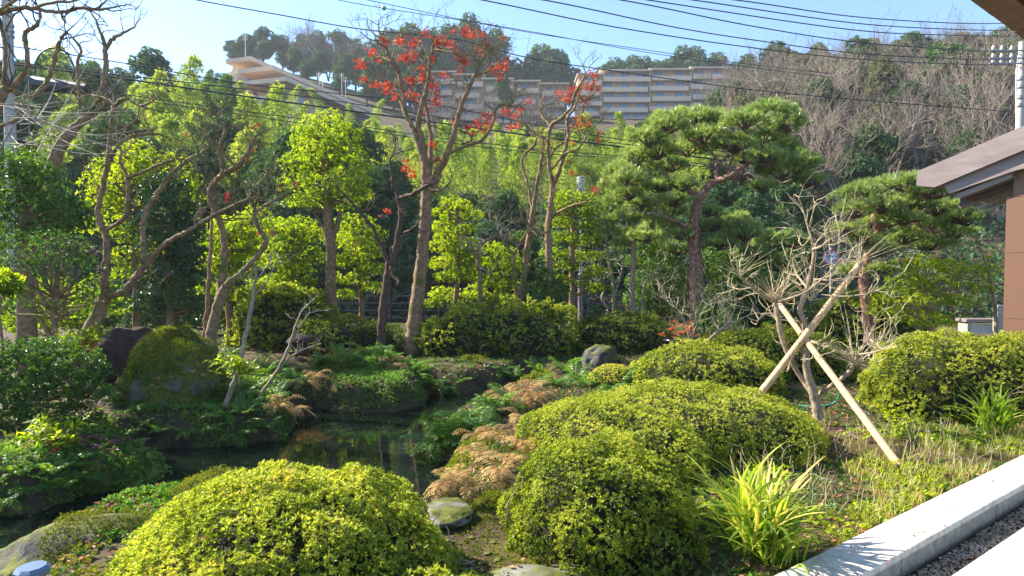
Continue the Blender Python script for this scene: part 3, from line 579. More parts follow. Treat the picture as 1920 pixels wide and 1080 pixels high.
# ================================================================== clipped azaleas and hedges
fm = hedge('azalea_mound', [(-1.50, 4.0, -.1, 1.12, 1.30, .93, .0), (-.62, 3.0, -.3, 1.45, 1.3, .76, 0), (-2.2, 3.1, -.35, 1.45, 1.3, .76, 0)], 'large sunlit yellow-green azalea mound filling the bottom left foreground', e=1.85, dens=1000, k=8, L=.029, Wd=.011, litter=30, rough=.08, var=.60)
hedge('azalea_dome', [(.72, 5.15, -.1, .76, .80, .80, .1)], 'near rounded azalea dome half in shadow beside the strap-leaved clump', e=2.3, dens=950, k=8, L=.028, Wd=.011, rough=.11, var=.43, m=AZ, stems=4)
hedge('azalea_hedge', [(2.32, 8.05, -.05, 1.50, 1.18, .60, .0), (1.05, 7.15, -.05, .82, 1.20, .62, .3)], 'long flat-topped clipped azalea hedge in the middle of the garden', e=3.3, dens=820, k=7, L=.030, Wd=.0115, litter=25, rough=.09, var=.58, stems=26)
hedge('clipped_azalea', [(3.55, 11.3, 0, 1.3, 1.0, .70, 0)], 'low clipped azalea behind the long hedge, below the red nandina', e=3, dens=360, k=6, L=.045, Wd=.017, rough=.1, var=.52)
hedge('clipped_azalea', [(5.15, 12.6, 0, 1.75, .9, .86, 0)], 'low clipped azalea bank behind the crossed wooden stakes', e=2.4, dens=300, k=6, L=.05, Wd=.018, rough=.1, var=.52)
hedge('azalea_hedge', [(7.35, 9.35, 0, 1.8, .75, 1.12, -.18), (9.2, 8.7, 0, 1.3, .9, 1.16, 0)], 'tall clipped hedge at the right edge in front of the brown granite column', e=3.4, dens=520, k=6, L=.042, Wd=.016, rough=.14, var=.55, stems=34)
hedge('clipped_shrub', [(-6.3, 17.2, 0, 1.45, .9, 1.72, 0)], 'tall sunlit clipped shrub left of the bright tree trunk, in front of the slope', e=2.4, dens=170, k=6, L=.075, Wd=.03, rough=.2, var=.5, m=AZ)
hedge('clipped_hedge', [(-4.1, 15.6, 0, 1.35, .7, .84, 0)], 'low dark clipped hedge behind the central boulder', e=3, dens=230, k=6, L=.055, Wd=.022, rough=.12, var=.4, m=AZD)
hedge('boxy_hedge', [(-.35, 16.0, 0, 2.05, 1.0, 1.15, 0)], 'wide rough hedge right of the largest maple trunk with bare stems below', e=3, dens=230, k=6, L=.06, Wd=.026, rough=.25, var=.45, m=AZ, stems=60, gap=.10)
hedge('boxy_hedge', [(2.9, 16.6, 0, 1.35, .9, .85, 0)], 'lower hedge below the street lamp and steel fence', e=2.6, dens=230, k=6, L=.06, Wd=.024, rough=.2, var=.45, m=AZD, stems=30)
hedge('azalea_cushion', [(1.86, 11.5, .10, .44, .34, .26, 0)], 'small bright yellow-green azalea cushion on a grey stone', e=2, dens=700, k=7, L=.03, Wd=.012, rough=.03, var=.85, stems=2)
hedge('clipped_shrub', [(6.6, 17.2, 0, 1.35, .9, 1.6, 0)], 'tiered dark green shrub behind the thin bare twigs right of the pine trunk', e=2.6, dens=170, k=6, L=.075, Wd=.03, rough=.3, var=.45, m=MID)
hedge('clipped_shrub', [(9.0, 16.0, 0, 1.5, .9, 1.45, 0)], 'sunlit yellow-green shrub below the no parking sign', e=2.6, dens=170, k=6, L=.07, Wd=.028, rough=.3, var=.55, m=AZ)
# ================================================================== leafy trees of the garden
def leafy(name, label, d, trunk, clumps, m, cat='tree', dens=55, k=6, L=.10, Wd=.04, var=.5, limbs=(), bark=BARK, tws=26, group=None, up=.35, sides=8, inner=.4, thick=.95):
    base = W(trunk[0][0], trunk[0][1], d); t = thing(name, base, label, cat, group)
    mb = MB(); tr = list(trunk); tr[0] = tr[0]; P, r = limb(mb, tr, d, sides=sides)
    bz = gz([P[0]])[0]
    if P[0][2] > bz: tube(mb, [P[0]-np.array([0, 0, P[0][2]-bz+.1]), P[0]], [r[0]*1.15, r[0]], sides)
    mb.build('trunk', bark, t, True)
    for l in limbs:
        lb = MB(); limb(lb, l, d, sides=6); lb.build('branch', bark, t, True)
    tb = MB()
    for c in clumps:
        s = d/FX; C0 = W(c[0], c[1], d+(c[4] if len(c) > 4 else 0)); j = np.argmin(np.abs(P[:, 2]-(C0[2]-c[3]*s*.9))); S = P[j]
        for q in range(3):
            e_ = C0+rdir(1)[0]*np.array([c[2]*s, c[2]*s, c[3]*s])*.6; mid = (S+e_)/2+R.normal(size=3)*.08; mid[2] -= .05
            tube(tb, crom([S, mid, e_], 3), np.linspace(.028, .008, 7)*(d/16), 4, cap=False)
    tb.build('twig', bark, t)
    mb = MB(); crown(mb, clumps, d, dens, k, L, Wd, var, up, thick, inner); mb.build('crown', m, t)
    return t
leafy('evergreen_tree', 'tall bright green broadleaf tree with an orange-brown trunk, left of the largest maple', 17.5, [(622, 612, 24), (621, 540, 20), (619, 470, 19), (614, 390, 17), (612, 330, 12), (600, 290, 8), (590, 260, 5)],
      [(612, 240, 46, 30), (575, 262, 34, 24), (648, 255, 34, 24, -.5), (560, 300, 32, 24), (600, 285, 42, 26, -.6), (650, 295, 38, 26), (680, 320, 20, 18), (556, 340, 30, 22), (605, 330, 42, 26, .4), (655, 340, 42, 24, -.5), (682, 365, 20, 16), (590, 372, 36, 20), (640, 378, 40, 20, .4), (560, 378, 26, 16)], LIME, dens=75, L=.085, Wd=.034, limbs=[[(619, 470, 13), (630, 430, 10), (640, 395, 9)], [(620, 480, 8), (608, 430, 6), (590, 400, 4)], [(610, 320, 8), (625, 300, 7), (640, 290, 5)]])
leafy('evergreen_tree', 'smaller layered green tree with a slim trunk between bright tree and twin-armed tree', 18.5, [(678, 608, 11), (677, 560, 10), (674, 530, 9), (668, 480, 7), (660, 420, 4)], [(668, 420, 36, 20), (690, 440, 34, 18, -.4), (650, 452, 38, 22, .4), (685, 470, 36, 20), (655, 490, 34, 18, -.4), (695, 505, 30, 16), (668, 525, 26, 14), (645, 552, 24, 9), (700, 540, 26, 11), (632, 525, 18, 12)], LIME, dens=85, L=.08, Wd=.033)
leafy('evergreen_tree', 'low spreading lime-green tree with dark trunk behind the far clipped shrub', 18.2, [(548, 610, 13), (549, 540, 11), (550, 480, 9), (545, 430, 6)], [(520, 428, 34, 18), (560, 425, 36, 18, -.4), (590, 445, 30, 17), (505, 455, 30, 16, .3), (540, 460, 36, 18, -.3), (580, 480, 32, 16), (515, 490, 32, 18), (555, 505, 36, 17), (525, 525, 30, 14), (572, 530, 22, 12), (495, 430, 20, 14)], LIME, dens=85, L=.085, Wd=.034)
leafy('topiary_tree', 'slim cloud-pruned tree with layered lime pads just right of the largest maple', 18.0, [(855, 610, 11), (856, 540, 10), (855, 470, 9), (857, 410, 6), (856, 385, 4)], [(846, 380, 20, 12), (866, 386, 20, 11, -.3), (826, 398, 18, 10), (884, 404, 22, 10), (850, 408, 24, 12, .4), (830, 424, 22, 12), (872, 430, 24, 10, -.3), (840, 444, 28, 13), (876, 458, 26, 12), (826, 462, 26, 12, -.3), (852, 478, 30, 13), (886, 486, 24, 11), (828, 494, 28, 13), (868, 506, 28, 12), (842, 520, 28, 12, -.3), (890, 520, 20, 10)], LIME, dens=120, L=.07, Wd=.03, var=.6, inner=.55)
leafy('topiary_tree', 'cloud-pruned tree with green pads directly in front of the street lamp post', 19.5, [(1072, 618, 13), (1073, 540, 11), (1072, 460, 10), (1073, 400, 7), (1074, 375, 4)], [(1062, 370, 28, 12), (1095, 376, 28, 13, -.3), (1046, 388, 22, 11), (1078, 396, 34, 14, .3), (1115, 398, 20, 11), (1050, 418, 24, 11), (1100, 422, 26, 12), (1052, 446, 26, 12, -.3), (1100, 452, 30, 13), (1040, 476, 26, 12), (1095, 482, 30, 13, .3), (1062, 500, 24, 11), (1118, 510, 26, 12), (1045, 522, 22, 10), (1120, 540, 22, 10), (1085, 530, 20, 9)], LIME, dens=115, L=.075, Wd=.032, var=.45, inner=.5)
leafy('evergreen_tree', 'small irregular green tree left of the second maple', 18.5, [(932, 612, 9), (930, 560, 8), (928, 510, 6)], [(925, 468, 22, 13), (950, 478, 26, 14, -.3), (912, 495, 24, 14), (945, 505, 28, 15), (970, 500, 20, 12), (920, 528, 28, 14, -.3), (955, 535, 28, 13), (905, 555, 24, 12), (940, 562, 30, 13), (890, 545, 20, 12), (830, 552, 30, 13), (865, 560, 28, 13, .3), (810, 570, 20, 10)], LIME, dens=90, L=.08, Wd=.033)
leafy('evergreen_bush', 'dense dark green bush at the base of the second maple', 17.0, [(1028, 610, 8), (1030, 570, 6), (1030, 545, 4)], [(1028, 520, 28, 20), (1010, 545, 26, 20), (1045, 548, 26, 20), (1022, 575, 34, 20), (1050, 585, 24, 16)], MID, 'bush', dens=110, L=.075, Wd=.032, var=.5)
leafy('evergreen_tree', 'green broadleaf tree behind the thin trunks left of the pine', 20.5, [(1232, 615, 9), (1232, 560, 8), (1230, 500, 6)], [(1215, 455, 34, 18), (1250, 465, 34, 20), (1205, 485, 32, 18), (1240, 500, 40, 20, -.4), (1268, 520, 26, 18), (1210, 525, 34, 18), (1250, 545, 38, 20), (1195, 560, 28, 18), (1230, 575, 34, 18), (1270, 580, 28, 16)], MID, dens=85, L=.09, Wd=.038, var=.75)
leafy('evergreen_tree', 'green broadleaf tree right of the pine trunk', 20.5, [(1372, 615, 9), (1372, 560, 8), (1370, 500, 6)], [(1345, 480, 30, 18), (1380, 488, 40, 20), (1420, 495, 36, 20), (1350, 515, 34, 20, -.4), (1395, 525, 42, 20), (1440, 530, 36, 18), (1345, 550, 30, 18), (1385, 562, 40, 18), (1430, 565, 40, 18), (1470, 550, 30, 18), (1350, 585, 32, 14)], MID, dens=80, L=.09, Wd=.038, var=.7)
leafy('evergreen_tree', 'lime-leaved tree behind the S-curved dark trunk on the left', 17.0, [(432, 620, 16), (430, 540, 14), (432, 470, 12), (435, 430, 8)], [(425, 425, 36, 20), (465, 420, 34, 22, -.4), (400, 450, 28, 20), (445, 455, 40, 22), (480, 450, 24, 18), (415, 485, 36, 20), (460, 490, 32, 20), (440, 515, 36, 16), (480, 400, 22, 14), (395, 500, 24, 16), (395, 540, 26, 16), (430, 550, 30, 16)], LIME, dens=75, L=.09, Wd=.036)
leafy('evergreen_tree', 'bright yellow-green tree behind the twisted left maple', 15.5, [(255, 560, 13), (252, 480, 12), (245, 420, 10), (240, 370, 8)], [(258, 282, 30, 18), (232, 298, 34, 20), (285, 300, 28, 18), (195, 318, 28, 18), (178, 340, 24, 18), (228, 330, 40, 22, -.4), (268, 330, 38, 20), (305, 312, 30, 18), (335, 300, 24, 12), (188, 365, 30, 22), (232, 372, 34, 22), (215, 400, 30, 16), (350, 335, 24, 20), (362, 370, 20, 24), (350, 400, 22, 18), (175, 425, 26, 16), (240, 440, 30, 18), (270, 470, 30, 18), (225, 480, 26, 18), (250, 510, 36, 18)], LIME, dens=78, L=.08, Wd=.032, var=.6)
leafy('camellia_tree', 'dark glossy-leaved camellia behind the forked maple on the left', 14.5, [(318, 640, 15), (318, 560, 13), (315, 480, 10)], [(310, 345, 34, 20), (335, 365, 34, 24), (285, 370, 32, 22), (320, 400, 46, 26), (360, 410, 30, 24), (290, 425, 40, 26), (340, 440, 44, 26), (300, 470, 44, 26), (355, 480, 36, 26), (320, 510, 48, 26), (285, 520, 34, 22), (365, 525, 30, 24), (315, 550, 44, 22), (350, 570, 34, 20), (275, 570, 34, 18), (380, 570, 26, 18)], DARK, dens=75, L=.085, Wd=.04, var=.5)
leafy('evergreen_tree', 'large dark green broadleaf tree at the left edge', 12.5, [(50, 640, 34), (48, 560, 30), (45, 470, 26), (45, 400, 18)], [(15, 300, 50, 30), (60, 320, 40, 26), (20, 345, 60, 32), (90, 350, 40, 28), (50, 385, 60, 30), (110, 395, 44, 26), (10, 405, 40, 30), (130, 425, 36, 20), (75, 430, 50, 22), (20, 445, 50, 26), (150, 385, 26, 18), (165, 415, 22, 14)], MID, dens=70, L=.09, Wd=.038, var=.55, inner=.3)
leafy('loose_shrub', 'pale grey-green shrub tree with thin forked stems at the far left', 10.6, [(100, 660, 12), (103, 620, 10), (98, 585, 9), (105, 560, 6)], [(40, 455, 40, 22), (90, 450, 40, 22), (135, 460, 34, 20), (60, 485, 46, 20), (115, 485, 44, 20), (155, 495, 30, 20), (25, 495, 34, 22), (90, 512, 44, 14), (160, 530, 26, 20), (20, 530, 28, 20), (170, 560, 20, 20), (40, 570, 30, 14)], MID, 'shrub', dens=90, L=.05, Wd=.022, var=.35, limbs=[[(98, 585, 8), (75, 550, 6), (62, 510, 5), (50, 490, 4)], [(98, 585, 6), (108, 540, 5), (100, 500, 4)], [(102, 610, 7), (125, 560, 4), (140, 520, 3)], [(103, 640, 9), (70, 595, 7), (30, 590, 5), (5, 575, 4)]])
leafy('evergreen_bush', 'low understory bush with lime backlit leaves in the far left corner', 14.5, [(90, 650, 8), (90, 600, 6)], [(30, 560, 50, 26), (90, 545, 50, 26), (140, 560, 40, 24), (60, 600, 60, 24), (130, 600, 44, 22), (10, 610, 40, 22), (200, 580, 40, 22), (180, 540, 30, 24)], LIME, 'bush', dens=60, L=.07, Wd=.03, var=.35)
leafy('palmate_plant', 'bright green long-leaved shrub poking in at the left edge above the camellias', 9.6, [(5, 640, 5), (0, 580, 4), (8, 540, 3)], [(12, 530, 22, 10), (0, 545, 20, 10), (25, 542, 16, 8), (5, 520, 16, 8)], LIME, 'shrub', dens=120, L=.13, Wd=.035, k=7)
leafy('camellia_shrub', 'broad dark green camellia shrub on the left bank in front of the leaning trunk', 8.6, [(70, 800, 12), (72, 740, 9), (70, 700, 6)], [(20, 665, 60, 28), (90, 660, 56, 26), (150, 680, 40, 26), (45, 705, 66, 30), (120, 715, 56, 30), (170, 735, 34, 28), (20, 750, 56, 30), (90, 760, 60, 30), (150, 785, 40, 24), (30, 790, 50, 24), (185, 700, 22, 20), (-40, 720, 50, 40)], MID, 'shrub', dens=190, L=.058, Wd=.026, var=.42, k=6, inner=.55)
leafy('lime_shrub', 'loose yellow-green shrub with pale stems beneath the right-hand pine', 14.0, [(1745, 640, 8), (1742, 590, 7), (1738, 540, 5)], [(1690, 500, 34, 14), (1730, 492, 40, 14), (1775, 500, 44, 14, -.4), (1820, 512, 34, 14), (1700, 525, 40, 16), (1760, 530, 50, 16), (1840, 540, 26, 12), (1680, 555, 46, 18), (1740, 560, 50, 18), (1790, 565, 40, 14), (1660, 580, 34, 20), (1700, 595, 50, 20), (1745, 600, 50, 18), (1858, 500, 18, 20)], LIME, 'shrub', dens=85, L=.065, Wd=.027, var=.6, bark=BARKP, limbs=[[(1720, 640, 6), (1718, 590, 5), (1705, 540, 4)], [(1868, 640, 8), (1866, 580, 7), (1855, 520, 5), (1840, 470, 3)]])
for i_, (px_, d_, m_, lb_) in enumerate([(60, 18, MID, 'dark low bush in the far left understory behind the large evergreen'), (190, 19, MID, 'low green bush behind the forked maple'), (300, 18, DARK, 'low dark bush behind the large mossy boulder'), (385, 20, MID, 'low bush between the reddish straight trunk and the S-curved maple'), (480, 21, LIME, 'low lime bush far behind the pond saplings')]):
    leafy('evergreen_bush', lb_, d_, [(px_, 622, 8), (px_, 600, 6), (px_, 575, 5)], [(px_-35, 585, 36, 18), (px_+30, 580, 40, 20), (px_, 560, 44, 20), (px_-20, 604, 44, 14), (px_+40, 606, 40, 14), (px_+10, 538, 30, 16)], m_, 'bush', dens=60, L=.10, Wd=.042, var=.45)
# dwarf nandinas: lanky stems, tiered leaves, red berries
def nandina(px, py, d, h, n, label, red=False, top=None, m=LIME, berries=3, L=.10):
    b0 = W(px, py, d); b0[2] = min(b0[2], gz([b0])[0]+.6); t = thing('nandina', b0, label, 'shrub'); sb = MB(); lb = MB(); bb = MB()
    for i in range(n):
        tip = b0+np.array([R.normal()*.10*h, R.normal()*.08, h*(.85+.2*R.rand())]); tube(sb, crom([b0+R.normal(size=3)*.02*np.array([1, 1, 0]), (b0+tip)/2+R.normal(size=3)*.03, tip], 4), .007, 5)
        q = tip+R.normal(size=(16, 3))*np.array([.14, .14, .07]); sprigs(lb, q, np.array([[0, 0, 1.]])+R.normal(size=(16, 3))*.4, 6, L, L*.26, (.8, 1.6), .6, droop=.3)
        for j in range(berries):
            c = tip+np.array([R.normal()*.12, R.normal()*.1, -.09-.1*R.rand()])
            for _ in range(16): bb.add(IV*.009+c+R.normal(size=3)*.028, IFc)
    sb.build('stem', BARKD, t); lb.build('foliage', RED if red else m, t)
    if berries: bb.build('berry_cluster', BERRY, t, True)
    return t
nandina(160, 650, 10.2, .42, 3, 'nandina with bright green leaves and red berries in front of the leaning maple trunk', berries=5, L=.14)
nandina(105, 905, 7.6, .62, 4, 'nandina with glossy leaves and red berry clusters on the left bank', berries=3, L=.13)
nandina(1272, 720, 11.0, .95, 2, 'thin upright nandina with a flat red top in front of the black tub', red=True, berries=0, L=.07)
nandina(450, 790, 9.4, .85, 3, 'bright green young nandina between the two thin saplings', berries=0, L=.14)
# ground-hugging plants of the left bank
mb = MB(); P = rdV[(rdV[:, 2] > -.5)]; P = P[R.choice(len(P), 2600)]
sprigs(mb, P+R.normal(size=P.shape)*.03, nrm(P-rdV.mean(0))+np.array([0, 0, .5]), 6, .05, .026, (.4, 1.4), .4+.9*(vnoise(P, 2, 3)-.4)); mb.build('creeper', FERN, rd)
mb = MB(); P = rdV[(rdV[:, 2] > -.15)]; P = P[R.choice(len(P), 260)]; sprigs(mb, P+np.array([0, 0, .05]), P*0+np.array([0, 0, 1.]), 6, .05, .03, (.5, 1.4), .5); mb.build('purple_leaves', PURP, rd)
# strap-leaved clumps
def strapclump(c, n, L, label, seed, lw=.028, protos=12, var=.6, rise=1.0):
    t = thing('strap_leaf_plant', c, label, 'plant'); ms = []
    for i in range(protos):
        mb = MB(); k = 11; u = np.linspace(0, 1, k); l = L*(.7+.5*R.rand()); a0 = rise*(1.15+.35*R.rand()); bend = .45+1.25*R.rand()**1.5
        ang = a0-bend*u**1.6; dx = np.cumsum(np.cos(ang))*l/k; dz = np.cumsum(np.sin(ang))*l/k; P = np.stack([dx, 0*dx+np.sin(u*3)*.03*R.normal(), dz], 1)
        wd = lw*np.minimum(1, .45+u*2)*np.sqrt(np.clip(1-u**3.5, .01, 1)); T = nrm(np.gradient(P, axis=0)); S = np.array([0, 1., 0])+0*P; N = np.cross(T, S)
        A = P-S*wd[:, None]/2-N*wd[:, None]*.0; B = P+N*wd[:, None]*.16; D = P+S*wd[:, None]/2; V = np.concatenate([A, B, D]); F = [[j, j+1, k+j+1, k+j] for j in range(k-1)]+[[k+j, k+j+1, 2*k+j+1, 2*k+j] for j in range(k-1)]
        mb.add(V, F, .97 if i == 0 else np.clip(var+.2*R.normal(), 0, .9)); ms.append(mb.mesh('leaf', STRAP, True))
    for i in range(n):
        o = bpy.data.objects.new('leaf', ms[R.randint(protos)]); COL.objects.link(o); o.parent = t
        o.location = (R.normal()*.07, R.normal()*.07, 0); o.rotation_euler = (R.normal()*.16, R.normal()*.16, R.rand()*6.283); s = .75+.4*R.rand(); o.scale = (s, s*(.8+.4*R.rand()), s)
    return t
q = G(1425, 1050, 0)
strapclump(q+np.array([0, .05, 0]), 210, .74, 'large arching strap-leaved clump at the bottom beside the pale kerb', 1)
strapclump(G(1462, 1075, 0)+np.array([.05, .1, 0]), 60, .45, 'shorter strap-leaved tuft hard against the inner edge of the kerb', 1, lw=.022)
q = GP(1865, 815)
strapclump(q, 110, .62, 'strap-leaved clump under the tall right-hand hedge', 2, var=.5)
strapclump(GP(1800, 790), 34, .42, 'small sparse strap-leaved tuft at the foot of the right-hand hedge', 2, var=.5)
# ================================================================== pines
t = thing('pine_tree', W(1308, 600, 18), 'large spreading pine with a reddish plated trunk and broad needle pads', 'tree')
mb = MB(); P, r = limb(mb, [(1308, 648, 30), (1308, 600, 27), (1306, 540, 25), (1303, 470, 24), (1302, 420, 21), (1307, 388, 19), (1312, 362, 17)], 18, sides=12, knob=.12); mb.build('trunk', PBARK, t, True)
PL = [[(1312, 368, 16), (1335, 345, 13), (1365, 334, 11, -.3), (1392, 312, 9, -.5), (1420, 290, 6, -.8), (1445, 270, 4, -.8)], [(1308, 378, 13), (1283, 350, 10, .3), (1258, 335, 8, .4), (1230, 312, 6, .5), (1205, 300, 4, .5)], [(1342, 342, 10), (1345, 312, 7), (1338, 290, 5), (1310, 268, 4), (1290, 262, 3)], [(1300, 428, 9), (1265, 415, 7, -.4), (1240, 402, 6, -.6), (1215, 398, 4, -.8)], [(1308, 428, 10), (1350, 424, 9, .5), (1400, 415, 7, .8), (1440, 440, 4, .8)], [(1365, 334, 7), (1400, 330, 6, .6), (1440, 345, 5, .9), (1490, 340, 4, 1)], [(1365, 334, 7), (1372, 300, 5), (1400, 262, 4), (1430, 225, 3)], [(1345, 310, 5), (1370, 290, 4), (1385, 280, 3)]]
for l in PL:
    lb = MB(); limb(lb, l, 18, sides=7, wig=.03); lb.build('branch', PBARK, t, True)
pads = [(1440, 215, 52, 20), (1395, 232, 48, 18), (1350, 228, 44, 17), (1475, 235, 38, 20), (1300, 228, 44, 18), (1250, 238, 40, 20), (1215, 262, 36, 20), (1235, 285, 40, 20), (1195, 300, 34, 22), (1320, 258, 48, 18), (1375, 275, 46, 18), (1290, 282, 40, 16), (1430, 262, 46, 20), (1475, 285, 36, 20), (1440, 300, 42, 18), (1215, 330, 40, 20), (1180, 340, 32, 20), (1240, 352, 32, 16), (1500, 310, 40, 22), (1465, 325, 44, 20), (1515, 340, 28, 20), (1430, 350, 30, 14), (1400, 300, 30, 14), (1260, 312, 32, 14), (1265, 378, 32, 14), (1330, 398, 28, 11), (1395, 440, 44, 18), (1450, 455, 40, 18), (1350, 458, 32, 14), (1235, 422, 32, 16), (1275, 440, 26, 12), (1420, 480, 36, 14), (1380, 410, 26, 11), (1200, 385, 28, 14), (1255, 400, 34, 16), (1215, 445, 34, 15), (1280, 350, 26, 12), (1340, 425, 30, 12), (1490, 455, 34, 15), (1460, 500, 32, 13), (1160, 325, 26, 16), (1180, 365, 28, 15), (1270, 470, 28, 12)]
mb = MB(); tw = MB(); pine_pads(mb, tw, pads, 18, dens=50, k=30, L=.16, Wd=.013); mb.build('crown', PINE, t); tw.build('twig', BARKD, t)
t = thing('pine_tree', W(1628, 600, 14.5), 'second smaller pine with dark flat needle pads tucked under the roof edge at right', 'tree')
mb = MB(); limb(mb, [(1632, 640, 24), (1628, 590, 22), (1620, 530, 19), (1628, 480, 17), (1645, 440, 14), (1640, 405, 12), (1662, 380, 9)], 14.5, sides=9); mb.build('trunk', PBARK, t, True)
for l in [[(1640, 430, 10), (1680, 420, 8), (1720, 425, 7, -.3), (1770, 440, 5, -.4)], [(1645, 400, 8), (1690, 380, 7), (1740, 372, 5, .3)], [(1640, 440, 7), (1600, 420, 5), (1580, 395, 4)]]:
    lb = MB(); limb(lb, l, 14.5, sides=6, wig=.03); lb.build('branch', PBARK, t, True)
pads = [(1605, 365, 40, 16), (1650, 352, 44, 16), (1700, 345, 44, 16), (1745, 360, 40, 16), (1600, 395, 36, 16), (1650, 388, 44, 17), (1705, 380, 44, 17), (1760, 392, 44, 17), (1805, 410, 32, 15), (1690, 412, 40, 14), (1640, 420, 34, 15), (1735, 425, 46, 16), (1790, 438, 40, 15), (1690, 448, 46, 16), (1745, 458, 46, 15), (1650, 470, 34, 13), (1620, 450, 30, 14), (1605, 510, 30, 14), (1650, 505, 24, 10), (1580, 430, 24, 12)]
mb = MB(); tw = MB(); pine_pads(mb, tw, pads, 14.5, dens=75, k=30, L=.13, Wd=.010); mb.build('crown', PINE, t); tw.build('twig', BARKD, t)
t = thing('young_pine', W(1186, 600, 19), 'slim pale-needled young pine with a straight thin trunk left of the large pine', 'tree')
mb = MB(); limb(mb, [(1187, 618, 11), (1187, 520, 10), (1189, 440, 9), (1190, 380, 7), (1188, 345, 5)], 19, sides=7); mb.build('trunk', BARKP, t, True)
for s in [[(1190, 385, 5), (1165, 368, 4), (1150, 360, 3)], [(1190, 400, 5), (1215, 385, 4), (1235, 390, 3)], [(1189, 430, 4), (1160, 440, 3), (1140, 430, 2)], [(1189, 450, 4), (1215, 440, 3)]]: lb = MB(); limb(lb, s, 19, sides=5, wig=.03); lb.build('branch', BARKP, t, True)
mb = MB(); pine_pads(mb, None, [(1185, 335, 34, 18), (1150, 350, 30, 16), (1220, 355, 26, 15), (1145, 385, 28, 15), (1178, 372, 30, 14), (1160, 412, 32, 16), (1215, 408, 30, 15), (1140, 440, 26, 14), (1195, 440, 28, 14), (1165, 462, 24, 12)], 19, dens=55, k=26, L=.16, Wd=.012); mb.build('crown', PINE, t)
# ================================================================== pruned maples and other bare trees
def star(mb, P, L, var):
    n = len(P); ax = nrm(rdir(n)*np.array([1, 1, .6])); N = nrm(np.cross(ax, rdir(n))); S = np.cross(ax, N); v = np.clip(var+R.normal(size=n)*.2, 0, 1)
    for a_, l in ((-1.15, .62), (-.58, .85), (0, 1), (.58, .85), (1.15, .62)):
        D = ax*math.cos(a_)+S*math.sin(a_); leaves(mb, P, D, N, L*l*(.8+.3*R.rand(n)), L*.26, v, fold=.1, droop=.25, mid=.42)
def baretree(name, label, d, limbs, red=(), m=BARK, twigs=2, tl=.5, tr=.011, trunk_n=1, nb=3, every=5, up=.25, cat='tree', mt=None, redL=.072, redn=52, knob=.09, dense=1.0, from_=.45, sides=9, wig=.010, reach=1.0):
    t = thing(name, W(limbs[0][0][0], limbs[0][0][1], d), label, cat); tb = MB()
    for i, l in enumerate(limbs):
        lb = MB(); P, r = limb(lb, [(q[0], q[1], q[2]*(.80 if i < trunk_n else .72), *q[3:]) for q in l], d, k=6, sides=sides, knob=knob, wig=wig); lb.build('trunk' if i < trunk_n else 'branch', m, t, True)
        if i < trunk_n and i == 0:
            bz = gz([P[0]])[0]
            if P[0][2] > bz-.05:
                lb = MB(); tube(lb, [[P[0][0], P[0][1], bz-.15], P[0]], [r[0]*1.25, r[0]*1.0], sides); lb.build('root_flare', m, t, True)
        n = len(P); s0 = int(n*from_) if i >= trunk_n else int(n*.75)
        for j in list(range(s0, n, every))+[n-1]*2:
            T = P[min(j, n-1)]-P[max(0, j-2)]; T = T/(np.linalg.norm(T)+1e-6); dr = T*.5+R.normal(size=3)*.7+np.array([0, 0, up]); dr /= np.linalg.norm(dr)
            wiggly(tb, P[j], dr, tl*(.5+.9*R.rand()), min(r[j]*.7, tr*1.6), twigs, .75, up, nb, 4, .6, 4)
    tb.build('twig', mt or m, t)
    if len(red):
        rb = MB()
        for c in red:
            rr = (c[2] if len(c) > 2 else 16); C0 = W(c[0], c[1], d+R.normal()*.35); s = d/FX*rr; n = int(redn*(rr/16)**2)
            P = C0+rdir(n)*(R.rand(n)[:, None]**.5)*s*np.array([1, 1, .8]); star(rb, P, redL, .45)
        rb.build('foliage', RED, t)
    return t
